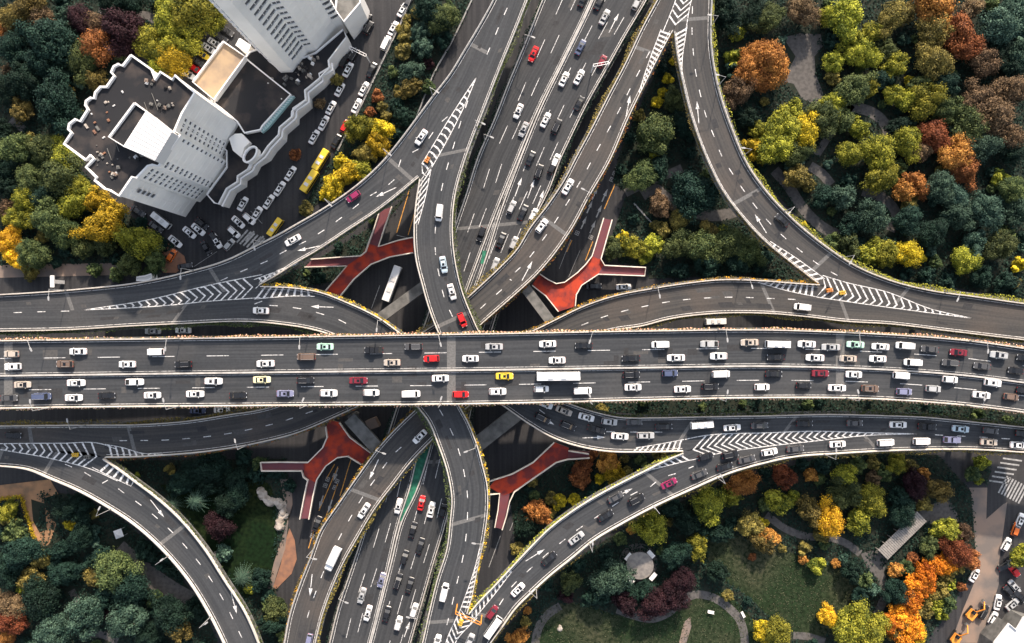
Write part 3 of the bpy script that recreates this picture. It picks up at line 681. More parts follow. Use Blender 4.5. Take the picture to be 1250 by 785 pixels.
# ------------------------------------------------------------ piers and cross-beams
def pier(x, y, ztop, r=.9):
    root = empty('bridge_pier', (x,y,0), label='round grey concrete pier under an elevated road', cat='pier', group='piers of the elevated roads')
    a = MB(); a.cyl((0,0,0),(0,0,ztop-1.2), r, n=14); a.build('shaft', M['conc2'], root, loc=(0,0,0))
    b = MB(); b.prism([(-r*2.2,-r),(r*2.2,-r),(r*2.2,r),(-r*2.2,r)], ztop-1.2, ztop, bottom=True); b.build('pier_cap', M['conc2'], root)
for key, stp in (('MAIN',34),('R1a',40),('T1',40),('R8',44),('T4',44),('R11',44),('T3',44),('R10',44),('T2',40)):
    r = ROADS[key]; acc = 0; last = 0
    for i in range(1, r.n):
        acc += (r.M[i]-r.M[i-1]).length
        if acc-last > stp:
            p = r.M[i]; low = [k for k, q in ROADS.items() if q.z < r.z-1]
            if abs(p.x) < 150 and abs(p.y) < 100 and not in_any_road(p, low, 2.0): pier(p.x, p.y, r.z-(2.0 if key == 'MAIN' else 1.5)); last = acc
def beam(a, b, z, label, wd=3.0, h=1.4, m='conc2'):
    A = P(*a, z); B = P(*b, z); d = B-A; mb = MB(); mb.box((A+B)/2-Vector((0,0,h/2)), (d.length, wd, h), math.atan2(d.y,d.x))
    root = mb.build('cross_beam', M[m]); tag(root, label, 'beam', 'portal beams under the interchange')
    for q in (A, B):
        c = MB(); c.cyl((q.x,q.y,0),(q.x,q.y,z-h),.8,n=12); c.build('column', M['conc2'], root)
beam(T('11',600,735), T('11',840,560), 10.6, 'grey concrete beam above the highway left of centre, below the upper bridge')
beam(T('12',60,560), T('12',210,760), 10.6, 'grey concrete beam beside the right red footbridge')
beam(T('21',455,470), T('21',610,640), 10.4, 'dark grey concrete beam right of the lower left red footbridge', 4.0)
beam(T('21',1060,600), T('21',1290,420), 10.6, 'grey concrete beam below the wide road, right of the lower bridge', 4.5)
mb = MB(); q = T('21',555,505); c = P(*q, 5); mb.prism([(c.x+x, c.y+y) for x, y in ((-2,1),(1,2.2),(2.4,-.6),(-.8,-1.8))], 0, 3.2); rt = mb.build('kiosk', M['tan']); tag(rt, 'small tan flat-roofed kiosk below the wide road, left of centre', 'kiosk')

# ------------------------------------------------------------ red footbridges
FZ = 5.2
def footbridge(polys, label, rails, ramps):
    root = empty('footbridge', (0,0,0), label=label, cat='footbridge', group='red footbridges under the interchange')
    for i, (pl, m) in enumerate(polys):
        mb = MB(); mb.prism([P(*p, FZ) for p in pl], FZ-.6, FZ - (0 if i == 0 else .004*i), m=1, bottom=True, mtop=0); dk = mb.build('deck' if i == 0 else 'walkway_arm', [M[m], M['conc2']], root)
    for rl in rails:
        w = [P(*p, FZ) for p in rl]; mb = MB(); wall(mb, w, 1.1, .28, FZ+.002); mb.build('railing', M['rail'], root)
    for rp in ramps:
        c = P(*rp, FZ); mb = MB(); mb.cyl((c.x,c.y,0),(c.x,c.y,FZ-.6), .5, n=10); mb.build('column', M['conc2'], root)
footbridge([(TL('11',548,380,510,440,440,488,345,605,415,630,480,550,560,480,650,445,760,425,760,350,690,362,595,395),'red'),
            (TL('11',548,380,600,225,660,205,595,395),'redw'), (TL('11',510,440,280,455,245,490,445,488),'redw')],
  'red paved three-armed footbridge with white railings at upper centre left',
  [TL('11',600,232,575,310,548,382,535,420,510,440,400,447,275,456), TL('11',245,493,445,488,345,605), TL('11',660,205,625,305,595,396,690,366,760,352), TL('11',415,630,480,550,560,480,650,445,760,425)],
  [T('11',540,430), T('11',460,500), T('11',625,220), T('11',270,470)])
footbridge([(TL('12',400,440,370,480,330,520,270,565,230,572,190,552,150,525,115,580,180,630,240,705,320,680,325,625,350,580,430,525,455,485,440,455),'red'),
            (TL('12',400,440,455,260,495,268,442,458),'redw'), (TL('12',455,485,655,495,650,535,430,525),'redw')],
  'red paved three-armed footbridge with white railings at upper centre right',
  [TL('12',455,260,425,360,400,440,370,480,330,520,270,565,230,572,190,552,150,525), TL('12',115,580,180,630,240,705), TL('12',495,268,442,455,460,485,655,495,650,535,430,527,350,580,325,625,320,680)],
  [T('12',420,470), T('12',300,590), T('12',470,280), T('12',630,515)])
footbridge([(TL('21',345,510,352,560,330,610,260,680,235,690,240,740,260,760,300,781,310,740,345,695,400,655,450,650,515,690,560,635,460,560,410,490,360,480),'red'),
            (TL('21',35,680,130,678,258,680,240,720,40,720),'redw'), (PL(376.5,585,387,585,382,605,377,633,367.5,633,372,612),'redw')],
  'red paved three-armed footbridge with white railings below the wide road at left',
  [TL('21',345,510,352,560,330,610,260,680,130,678,35,680,40,720,230,720,240,750,260,765)+PL(375,592,371,612,367,633), TL('21',410,490,460,560,560,635), PL(378,633,383,605,387.5,585)+TL('21',310,750,345,697,400,657,450,650,515,690)],
  [T('21',270,710), T('21',400,600), T('21',60,700), T('31',245,170)])
footbridge([(TL('22',220,585,290,612,285,665,230,680,85,781,30,820,-20,840,-90,800,-60,765,20,735,120,680),'red'),
            (TL('22',285,622,390,630,385,658,285,662),'redw'), (PL(611,600,623,598,619,621,613,646,605,644,609,620),'redw')],
  'dark red three-armed footbridge between the lower bridge and the orange trees',
  [TL('22',220,585,120,680,20,735,-95,772), TL('22',288,625,385,640), TL('22',388,658,285,665,230,680,85,781,30,820)+PL(622,612,618,630,613,646), PL(597,603,610,602,608,622,604,643)],
  [T('22',230,640), T('22',20,780), PL(612,635)[0], T('22',370,642)])

# ------------------------------------------------------------ buildings (upper left)
def bwall_windows(root, a, b, z0, z1, cols, rows, w, h, matn='glassd', frame=True, lim=[0]):
    # a,b world xy of a wall (outward normal to the right of a->b); windows as parts
    a = Vector(a[:2]); b = Vector(b[:2]); d = (b-a); L = d.length; d.normalize(); n = Vector((d.y, -d.x)); ang = math.atan2(d.y, d.x)
    stuff = MB()
    for r_ in range(rows):
        z = z0+(z1-z0)*(r_+.5)/rows
        for c in cols:
            p = a+d*L*c+n*.03
            mb = MB() if lim[0] < 90 else stuff
            mb.box((p.x,p.y,z), (w,.06,h), ang)
            mb.box((p.x+n.x*.12,p.y+n.y*.12,z-h/2-.08), (w+.3,.3,.1), ang, m=1)
            if lim[0] < 90: mb.build('window', [M[matn], M['trim']], root); lim[0] += 1
    if stuff.v: o = stuff.build('window_rows', [M[matn], M['trim']], root); o['kind'] = 'stuff'
# zoom helpers for the two close crops
def Z1(*a): return [(60+a[i]/3.413, 50+a[i+1]/3.413) for i in range(0, len(a), 2)]
def Z2(*a): return [(220+a[i]/5.208, a[i+1]/5.208) for i in range(0, len(a), 2)]
def Z3(*a): return [(200+a[i]/3.925, 120+a[i+1]/3.925) for i in range(0, len(a), 2)]
BH = 38.8
roof = Z1(340,58,425,118,440,160,462,128,512,160,522,142,605,215,552,300,520,375,545,390,455,520,430,515,410,520,362,570,345,565,290,645,250,620,230,615,188,580,195,568,152,525,185,490,170,475,150,495,60,428,92,382,78,368,82,345,108,325,128,335,160,285,150,268,152,250,172,235,186,238,190,215,212,190,238,190,270,145,257,130,268,105,288,95,305,103)
root = empty('apartment_block', (0,0,0), label='white apartment block with dark flat roof, stepped outline and rows of small windows', cat='building'); root.location = (0,0,0)
rw = [P(*p, BH) for p in roof]
def ribs(mb, ring, z0, z1):
    ar = sum(ring[i].x*ring[(i+1)%len(ring)].y-ring[(i+1)%len(ring)].x*ring[i].y for i in range(len(ring))); s = 1 if ar > 0 else -1
    for i in range(len(ring)):
        a_, b_ = ring[i].xy, ring[(i+1)%len(ring)].xy; d = b_-a_; L = d.length
        if L < 4: continue
        d.normalize(); n = Vector((d.y, -d.x))*s; k = max(2, int(L/2.9)); an = math.atan2(d.y, d.x)
        for j in range(k+1):
            p = a_+d*(.15+(L-.3)*j/k)+n*.05; mb.box((p.x,p.y,(z0+z1)/2), (.16,.10,z1-z0), an)
        for f in range(int((z1-z0)/3.1)):
            p = (a_+b_)/2+n*.02; mb.box((p.x,p.y,z0+3.1*(f+1)), (L-.1,.045,.09), an)
mb = MB(); mb.prism(rw, 0, BH-.9, mtop=0); ribs(mb, rw, .5, BH-1.2); mb.build('wall', M['white'], root)
mb = MB(); mb.cap(rw, BH-.88); mb.build('roof', M['roofd'], root)
cl = rw+[rw[0]]; mb = MB(); wall(mb, cl, .9, .5, BH-.89, off=0); mb.build('parapet', M['trim'], root)
lim = [0]
def pair(i, j): return rw[i], rw[j]
# front faces: list order runs clockwise on the plan; the wall faces seen are those between roof points 6..16
def face_windows(p, q, cols, rows=12, w=.8, h=.8, z0=3, z1=37):
    a, b = P(*p, BH), P(*q, BH); bwall_windows(root, b, a, z0, z1, cols, rows, w, h, lim=lim)
F1 = Z1(605,215,552,300,520,375,545,390,455,520,410,520,362,570,290,645)
face_windows(F1[1], F1[2], (.22,.5,.78)); face_windows(F1[3], F1[4], (.06,.16)); face_windows(F1[3], F1[4], (.9,)); face_windows(F1[5], F1[6], (.25,.55,.85), w=.9)
face_windows(F1[6], F1[7], (.5,), rows=4, z0=24, z1=34, w=1.2, h=1.2)
# roof-top lift house and tank room
mb = MB(); bx = Z1(355,258,405,295,312,440,248,400); bw = [P(*p, BH+3.2) for p in bx]
mb.prism(bw, BH-.88, BH+2.4, mtop=1); hs = mb.build('lift_house', [M['white'], M['roofd']], root); m2 = MB(); wall(m2, bw+[bw[0]], .8, .45, BH+2.41); m2.build('parapet', M['trim'], hs)
mb = MB(); bw = [P(*p, BH+3.8) for p in Z1(410,298,512,380,440,500,320,445,312,440)]
mb.prism(bw, BH-.88, BH+3.8, mtop=0); h2 = mb.build('tank_room', [M['roofw']], root)
rb = MB()
for k in range(9):
    a = P(*Z1(408,302)[0], BH+3.8).lerp(P(*Z1(320,440)[0], BH+3.8), k/8.0+.02); b = P(*Z1(508,385)[0], BH+3.8).lerp(P(*Z1(442,495)[0], BH+3.8), k/8.0)
    rb.cyl(a+Vector((0,0,.05)), b+Vector((0,0,.05)), .08, n=4)
rb.build('roof_rib', M['trim'], h2)
random.seed(3)
for k in range(26):
    q0 = P(*random.choice(roof[:3]+roof[12:40]), BH); q1 = rw[0].lerp(rw[17], random.random()); c = q0.lerp(q1, random.uniform(.15,.8))
    if not inside(c, rw) or (c-sum(bw, Vector())/len(bw)).xy.length < 13: continue
    mb = MB(); s = random.uniform(.2,.6); mb.box((c.x,c.y,BH-.87+s*.3), (s,s*random.uniform(.5,2.5),s*.6), random.choice((.6,2.2))); mb.box((c.x,c.y,BH-.86+s*.6), (s*.6,s*.6,.1), .6); mb.build('rooftop_unit', M[random.choice(('conc2','stone','brick','roofw'))], root)
for k in range(34):                       # rooftop clutter: ducts, boxes, aerials
    p = Z1(*random.choice(((460,270),(480,290),(500,270),(430,250),(300,500),(350,500),(380,490),(250,500),(280,540),(420,180),(500,200),(200,470)))) [0]
    c = P(p[0]+random.uniform(-6,6), p[1]+random.uniform(-5,5), BH-.6)
    if not inside(c, rw): continue
    mb = MB(); s = random.uniform(.3,.95); mb.box((c.x,c.y,BH-.88+s*.35), (s,s*random.uniform(.5,1.2),s*.7), random.random()*3); mb.cyl((c.x,c.y,BH-.88+s*.6),(c.x,c.y,BH-.88+s),.15,n=6)
    mb.build('rooftop_unit', M[random.choice(('roofw','conc2','conc2','roofd','stone','tan'))], root)

for k in range(7):                       # pipes along the big roof
    u = .1+.12*k; q0 = rw[2].lerp(rw[21], u); q1 = rw[8].lerp(rw[17], u)
    if k in (0,1,5,6):
        mb = MB(); mb.cyl((*q0.lerp(q1,.1).xy, BH-.6), (*q0.lerp(q1,.45).xy, BH-.6), .09, n=5); mb.build('pipe', M['conc2'], root)
# podium with zigzag white front, skylight
PH = 8.5
pod = Z2(0,700,75,520,210,640,410,365,465,300)+Z2(620,420,850,330,1035,180,1058,235,940,390,945,410,895,480,790,585,795,640,720,700)+Z3(610,65,600,90,560,140,550,175,510,230,470,270,400,330,350,385,300,440,262,510,205,460,250,400,310,320,385,160)
pod = Z2(440,330,520,300,640,420,860,335,1035,185,1055,235,940,385,945,430,880,500,790,575,795,635)+Z3(680,0,612,62,610,90,552,140,548,175,498,228,470,270,420,300,400,340,352,372,350,400,300,432,262,506,290,545)[1:-1]+Z3(240,500,205,460,300,330,300,250,150,110)
pw = [P(*p, PH) for p in pod]
root = empty('podium_building', (0,0,0), label='low dark-roofed podium with zigzag white parapet between the two white towers and the street', cat='building')
mb = MB(); mb.prism(pw, 0, PH-.7); mb.build('wall', M['white'], root); mb = MB(); mb.cap(pw, PH-.68); mb.build('roof', M['roofd'], root)
mb = MB(); wall(mb, pw+[pw[0]], .7, .35, PH-.69); mb.build('parapet', M['trim'], root)
zz = Z2(940,385,945,430,880,470,885,500,790,575,795,635,715,690,715,730)+Z3(612,62,610,90,552,140,548,175,498,228,470,270,420,310,410,335,352,372,350,400,300,432,262,506)[1:]
for k, offv in enumerate((0.9, 1.9)):
    mb = MB(); wz = [P(*p, PH-1.2-k*.5) for p in zz]; nm = normals2(wz)
    wz = [Vector((p.x+n.x*offv*-1, p.y+n.y*offv*-1, p.z)) for p, n in zip(wz, nm)]
    wz = [Vector((p.x+.9*(k+0)+.3, p.y-.6*(k+0)-.2, p.z)) for p in [P(*p, PH-1.2-k*.5) for p in zz]]
    wall(mb, wz, .9, .5, PH-1.3-k*.8); mb.build('cornice', M['trim'], root)
def lowbox(px, h, label, name, wm, rm, par=.8, cat='building', pm='trim', z0=0, parent=None):
    w_ = [P(*p, h) for p in px]; rt = parent or empty(name, (0,0,0), label=label, cat=cat)
    a = MB(); a.prism(w_, z0, h-par); o = a.build('wall' if not parent else name, M[wm], rt)
    a = MB(); a.cap(w_, h-par+.02); a.build('roof', M[rm], rt if not parent else o)
    if par > .05: a = MB(); wall(a, w_+[w_[0]], par, .4, h-par+.01); a.build('parapet', M[pm], rt if not parent else o)
    return rt
sky_ = Z3(575,-10,625,-10,500,140,470,165,458,135)
mb = MB(); sw = [P(*p, PH+.6) for p in sky_]; mb.prism(sw, PH-.68, PH+.6); sko = mb.build('skylight', M['teal'], root)
mb = MB()
a0, a1, b0, b1 = sw[0], sw[4], sw[1], sw[3]
for k in range(18): mb.cyl(a0.lerp(a1,k/17)+Vector((0,0,.03)), b0.lerp(b1,k/17)+Vector((0,0,.03)), .07, n=4)
mb.build('glazing_bar', M['trim'], sko)
mb = MB(); wd_ = [P(*p, PH) for p in Z2(430,390,720,610)]; wall(mb, wd_, .5, .4, PH-.68); mb.build('roof_wall', M['conc2'], root)
c = P(*Z3(412,268)[0], PH+3)      # oval stair tower at the podium's corner
mb = MB(); ov = []
for k in range(20):
    a = 2*PI*k/20; x = math.cos(a)*2.7; y = math.sin(a)*1.6; ov.append((c.x+x*.62+y*.78*-1*-.9, c.y+x*.78-y*.62))
mb.prism(ov, PH-.7, PH+2.0); st = mb.build('stair_tower', M['white'], root); mb = MB(); wall(mb, [Vector((*p,0)) for p in ov+[ov[0]]], 1.0, .5, PH+2.0); mb.build('parapet', M['trim'], st)
mb = MB(); mb.cap([(c.x+(p[0]-c.x)*.85, c.y+(p[1]-c.y)*.85) for p in ov], PH+2.02); mb.build('roof', M['roofd'], st)
mb = MB(); mb.prism([P(*p, PH+1.4) for p in Z3(312,192,340,170,372,168,412,210,385,235,372,285,330,250)], PH-.68, PH+1.4); mb.build('rounded_annex', M['white'], root)
for k in range(46):
    p = random.choice(Z2(760,410,780,430,830,400,810,480,700,490,760,480,850,370,640,520,600,200,560,520,650,640,740,530)); mb = MB(); cc = P(p[0]+random.uniform(-5,5), p[1]+random.uniform(-4,4), PH)
    s = random.uniform(.3,1.2); mb.box((cc.x,cc.y,PH-.68+s/2),(s,s*.8,s),random.random()*3); mb.cyl((cc.x,cc.y,PH-.68+s),(cc.x,cc.y,PH+s),.2,n=6); mb.build('rooftop_unit', M[random.choice(('conc2','trim','roofd','stone'))], root)
# beige roof block and the dark-roof hall
lowbox(Z2(272,262,412,358,212,632,78,520), 12, 'low block with a beige flat roof and white rim between the two white towers', 'annex_building', 'white', 'roofb', 1.0)
lowbox(Z2(412,368,445,395,700,600,520,800)+Z3(460,150,385,165,350,110,205,-10)+Z2(212,650), 10, 'dark flat-roofed hall between the beige roof and the zigzag front', 'hall_building', 'white', 'roofd', .7)
lowbox(Z2(378,245,445,290,425,335,355,285), 8, 'small white shed beside the beige-roofed block', 'shed', 'white', 'roofw', .1)
# tall tower whose top runs out of the picture
TH = 78
def tb(*a): return [P(*p, 0) for p in Z2(*a)]
base = [P(*p, 8) for p in Z2(455,285,640,462,715,458,770,385,810,330,865,318,985,165,1030,140,920,-60,640,-60)]
root = empty('apartment_tower', (0,0,0), label='very tall white apartment tower at the top edge, its facade leaning out of the picture', cat='building')
mb = MB(); mb.prism(base, 0, TH); ribs(mb, base, 9, TH-.5); mb.build('wall', M['white'], root); mb = MB(); mb.cap(base, TH+.02); mb.build('roof', M['roofd'], root)
lim = [0]
def tw(i, j, cols, w=1.0, h=.9, rows=20): bwall_windows(root, base[i], base[j], 12, 74, cols, rows, w, h, lim=lim)
def tw2(i, j, cols, w=1.0, h=.9, rows=20): bwall_windows(root, base[j], base[i], 12, 74, cols, rows, w, h, lim=lim)
# outward side is found from the polygon orientation
ar = sum(base[i].x*base[(i+1)%len(base)].y-base[(i+1)%len(base)].x*base[i].y for i in range(len(base)))
tw_ = tw if ar > 0 else tw2
tw_(2,3,(.65,.9),w=1.1); tw_(3,4,(.15,.5,.8)); tw_(4,5,(.3,.7),w=.9); tw_(6,7,(.2,.5,.8)); tw_(0,1,(.15,.45,.8),w=.9); tw_(7,8,(.2,.4,.6,.8))
lowbox(Z2(1000,-60,1145,-60,1142,15,1040,135,985,60), 14, 'white low building at the top edge right of the tall tower', 'street_building', 'white', 'conc2', .9)
lowbox(TL('33',1250,660,1380,700,1380,900,1080,900,1110,781,1180,690,1215,720), 7, 'pale grey flat-roofed building in the lower right corner', 'corner_building', 'conc2', 'roofw', .5)
lowbox(TL('10',690,535,720,525,722,545,700,555,650,556,652,540), 4, 'tiny white gatehouse beside the upper left ramp', 'gatehouse', 'white', 'roofw', .2)
# tall totem at left: a white portal post
mb = MB(); c = P(*T('10',300,565)); mb.box((c.x,c.y,2.5),(1.1,1.1,5)); mb.box((c.x,c.y,5.2),(1.2,3.6,.4)); tag(mb.build('gate_post', M['trim']), 'white gate post beside the ramp at the left', 'gate post')

# ------------------------------------------------------------ park furniture
def bench(px, py, ang, label, group='benches round the stone disc'):
    c = P(px, py, .6); rt = empty('park_bench', (c.x,c.y,.15), R(ang), label=label, cat='bench', group=group)
    for k in (-1,0,1): pass
    mb = MB()
    for k in (-.24,0,.24): mb.box((0,k,.45),(2.0,.2,.06))
    mb.build('seat', M['trim'], rt); mb = MB(); mb.box((0,-.42,.75),(2.0,.06,.4)); mb.build('backrest', M['trim'], rt)
    for s in (-.8,.8): mb = MB(); mb.box((s,-.03,.21),(.1,.7,.42)); mb.build('leg', M['conc2'], rt)
c = P(*T('32',630,413), 3.2); rt = empty('pavilion', (c.x,c.y,.12), label='round stone-grey pavilion roof in the park at lower right', cat='pavilion')
mb = MB(); mb.cyl((0,0,2.6),(0,0,3.0),4.2,4.2,n=40); mb.cyl((0,0,3.0),(0,0,3.3),4.0,.6,n=40); mb.build('roof', M['plaza'], rt)
for k in range(6): mb = MB(); a = k*PI/3; mb.cyl((3.2*math.cos(a),3.2*math.sin(a),0),(3.2*math.cos(a),3.2*math.sin(a),2.6),.2,n=8); mb.build('column', M['trim'], rt)
mb = MB(); mb.cyl((c.x,c.y,.1),(c.x,c.y,.2),6,6,n=40); tag(mb.build('plaza', M['path']), kind='structure')
def canopy(px, py, ang, label):
    c = P(px, py, 2.4); rt = empty('side_canopy', (c.x,c.y,.12), R(ang), label=label, cat='canopy', group='small canopies round the pavilion')
    mb = MB(); mb.box((0,0,2.4),(2.6,1.3,.14)); mb.box((0,-.3,2.5),(2.6,.12,.08)); mb.build('roof', M['trim'], rt)
    for s in (-1.1,1.1): mb = MB(); mb.cyl((s,0,0),(s,0,2.35),.07,n=6); mb.build('post', M['metal'], rt)
for x, y, a, l in ((575,370,50,'upper left'),(682,357,-48,'upper right'),(585,477,-48,'lower left'),(692,464,50,'lower right')): canopy(*T('32',x,y), a, 'small cream canopy at the %s of the round pavilion' % l)
bench(*T('32',968,632), -12, 'white bench on the grass inside the curved path'); bench(*T('32',1122,645), -62, 'white bench on the outer side of the curved path')
c = P(*T('32',248,714), .2); mb = MB(); mb.cyl((c.x,c.y,.1),(c.x,c.y,.5),.9,.5,n=9); mb.cyl((c.x,c.y+.8,.1),(c.x,c.y+.8,.4),.6,.3,n=8); tag(mb.build('garden_rock', M['stone']), 'pale rock on the lawn at the bottom', 'rock')
# pergola walk
A, B = P(*T('33',760,180), 3), P(*T('33',580,357), 3); d = (A-B); L = d.length; ang = math.atan2(d.y,d.x)
rt = empty('pergola', (B.x,B.y,.15), ang, label='long grey slatted pergola walk in the park at lower right', cat='pergola')
mb = MB()
for k in range(26): mb.box((L*k/25,0,2.8),(.55,4.3,.14))
mb.build('slats', M['wood'], rt); 
for s in (-1.7,1.7):
    mb = MB(); mb.box((L/2,s,2.62),(L,.22,.2)); mb.build('beam', M['wood'], rt)
    for k in range(7): mb = MB(); mb.box((L*k/6,s,1.25),(.25,.25,2.5)); mb.build('post', M['wood'], rt)
# playground sculpture: a winding pale rockery
rt = empty('rockery', P(*T('31',80,130)), label='winding pale rock formation on the dark lawn at lower left centre', cat='rockery'); 
pts = TL('31',30,60,50,90,75,110,110,110,130,130,138,165,125,195,122,225); l0 = rt.location.copy(); rt.location = (0,0,0)
for k, p in enumerate(resample(smooth(pts),13)):
    c = P(*p, .6); mb = MB(); rr = 1.5 + .4*math.sin(k*2.1); n = 9
    base_ = [(c.x+math.cos(2*PI*i/n)*rr*random.uniform(.8,1.15), c.y+math.sin(2*PI*i/n)*rr*random.uniform(.8,1.15)) for i in range(n)]
    top = [(c.x+(x-c.x)*.55, c.y+(y-c.y)*.55) for x, y in base_]; hh = random.uniform(.9,1.7)
    b = base_; 
    for i in range(n): j = (i+1)%n; mb.face([(*b[i],.1),(*b[j],.1),(*top[j],hh),(*top[i],hh)])
    mb.cap(top, hh); mb.build('rock', M['stone'], rt)
# tiny white pavilion in lower left wood
c = P(*T('30',562,262), 3); rt = empty('gazebo', (c.x,c.y,0), R(20), label='tiny white gazebo roof in the dark wood at lower left', cat='gazebo')
mb = MB(); q = [(-1.3,-1.3,2.6),(1.3,-1.3,2.6),(1.3,1.3,2.6),(-1.3,1.3,2.6)]
for i in range(4): mb.face([q[i], q[(i+1)%4], (0,0,3.5)])
mb.face(q[::-1]); mb.build('roof', M['trim'], rt)
for x in (-1.1,1.1):
    for y in (-1.1,1.1): mb = MB(); mb.cyl((x,y,0),(x,y,2.6),.08,n=6); mb.build('post', M['metal'], rt)

# ------------------------------------------------------------ street lamps on the parapets
LAMPS = [('20',148,122,'MAIN'),('20',785,107,'MAIN'),('21',225,102,'MAIN'),('21',887,99,'MAIN'),('22',395,85,'MAIN'),('22',1040,80,'MAIN'),('23',460,80,'MAIN'),('23',1075,122,'MAIN'),
 ('20',158,408,'MAIN'),('20',792,405,'MAIN'),('21',230,402,'MAIN'),('21',890,388,'MAIN'),('22',392,372,'MAIN'),('22',1040,362,'MAIN'),('23',455,362,'MAIN'),('23',1048,397,'MAIN'),
 ('20',330,472,'T4'),('21',458,440,'T4'),('21',1040,607,'T2'),('21',603,630,'T3'),('22',1025,765,'R8'),('23',350,668,'R8'),('12',722,598,'T3'),('12',1155,572,'T3'),('21',592,18,'T3x'),
 ('13',150,215,'R10'),('13',437,450,'R10'),('13',935,625,'R10'),('02',988,72,'R10'),('02',1020,367,'R10'),('02',1140,712,'R10'),('12',380,135,'T4'),('10',228,592,'R1a'),('10',1215,388,'R1a'),('10',868,520,'R1a'),('11',355,185,'R1a'),
 ('30',475,150,'R11'),('30',765,390,'R11'),('30',975,690,'R11'),('20',1128,618,'T4'),('31',272,372,'T3'),('31',408,562,'HW'),('31',1102,300,'T2'),('32',402,325,'R8'),('32',130,558,'R8'),('32',702,138,'R8'),('11',590,765,'T2'),('31',768,672,'HW'),('01',870,440,'R1a'),('01',680,765,'R1a'),('01',1110,635,'HW'),('01',1075,585,'T1'),('02',85,165,'HW')]
def make_lamp():
    rt = empty('street_lamp')
    mb = MB(); mb.cyl((0,0,0),(0,0,7.6),.11,.07,n=8); mb.build('pole', M['metal'], rt)
    mb = MB(); mb.box((0,0,.15),(.4,.4,.3)); mb.build('base', M['conc2'], rt)
    mb = MB(); mb.cyl((0,0,7.5),(2.2,0,8.1),.07,.05,n=6); mb.build('arm', M['metal'], rt)
    mb = MB(); mb.prism([(2.0,-.16),(2.5,-.24),(3.2,-.16),(3.2,.16),(2.5,.24),(2.0,.16)], 8.02, 8.2, bottom=True); h = mb.build('lamp_head', M['metal'], rt)
    mb = MB(); mb.box((2.6,0,8.0),(.8,.26,.03)); mb.build('lens', M['lampg'], h)
    return rt
lamp0 = make_lamp(); used = False; lamp_list = []
for rc, x, y, key in LAMPS:
    hd = T(rc, x, y); key = key.replace('x',''); z = ROADS[key].z; H_ = P(*hd, z+8); best = None
    for w, s, k in edge_world:
        if k != key: continue
        nm = normals2(w)
        for i in range(len(w)):
            q = w[i].xy - nm[i]*s*.2; dd = (q-H_.xy).length
            if best is None or dd < best[0]: best = (dd, q, nm[i]*s)
    q = best[1]; v = H_.xy-q; 
    if v.length < 1.0: v = -best[2]
    rz = math.atan2(v.y, v.x); o = lamp0 if not used else copy_tree(lamp0); used = True
    o.location = (q.x, q.y, z+.95); o.rotation_euler = (0,0,rz); lamp_list.append((o, hd, key))

# ------------------------------------------------------------ gantries and crash cushions
def gantry(a, b, z, label, m='trim', hh=6.0, board=None):
    A = P(*a, z+hh); B = P(*b, z+hh); d = B-A; L = d.length; rt = empty('sign_gantry', (A.x,A.y,z), math.atan2(d.y,d.x), label=label, cat='gantry', group='sign gantries')
    mb = MB(); 
    for yy in (-.35,.35): mb.box((L/2,yy,hh),(L,.15,.15))
    for k in range(int(L/1.2)+1): mb.box((min(L,k*1.2),0,hh),(.08,.7,.08))
    mb.build('truss', M[m], rt)
    for x in (0, L): mb = MB(); mb.cyl((x,0,0),(x,0,hh),.16,n=8); mb.build('post', M[m], rt)
    if board:
        for bx_ in board: mb = MB(); mb.box((L*bx_,.5,hh),(2.6,.12,2.0)); mb.build('sign_board', M['conc2'], rt)
gantry(T('31',962,636), T('31',1082,690), 18, 'orange and white sign gantry over the bottom fork of the ramps', 'orange')
gantry(T('02',408,312), T('02',482,298), 7.5, 'thin white sign frame above the red car on the straight highway')
gantry(T('01',455,225), T('01',535,265), 0.1, 'thin white frame over the dark trucks on the car-lined street')
gantry(T('02',415,318), T('02',470,328), 7.5, 'short white sign bar beside the straight highway near the top') if False else None
def cushion(px, py, z, ang, label, m='orange'):
    c = P(px, py, z); rt = empty('crash_cushion', (c.x,c.y,z), R(ang), label=label, cat='crash cushion', group='crash cushions at the forks')
    for k in range(3):
        for s in (-.3,.3): mb = MB(); mb.cyl((k*.62,s,0),(k*.62,s,.85),.29,.26,n=12); b = mb.build('barrel', M[m], rt); mb = MB(); mb.cyl((k*.62,s,.85),(k*.62,s,.9),.14,n=8); mb.build('lid', M['conc2'], b)
cushion(*T('01',822,772), 18, 60, 'orange crash barrels at the fork of the two upper left ramps')
cushion(*T('20',352,645), 12.5, 0, 'yellow crash barrels at the fork on the left', 'yel')
cushion(*T('13',310,605), 12.5, 10, 'orange crash barrels nearest the fork point on the right', 'orange')
cushion(*T('13',372,617), 12.5, 10, 'yellow crash barrels just right of the orange ones on the right fork', 'yel')
cushion(*T('31',990,672), 18, 250, 'yellow crash barrels at the bottom fork', 'yel')
cushion(*T('20',410,655), 12.5, 0, 'grey crash barrels beside the yellow ones at the left fork', 'conc2')
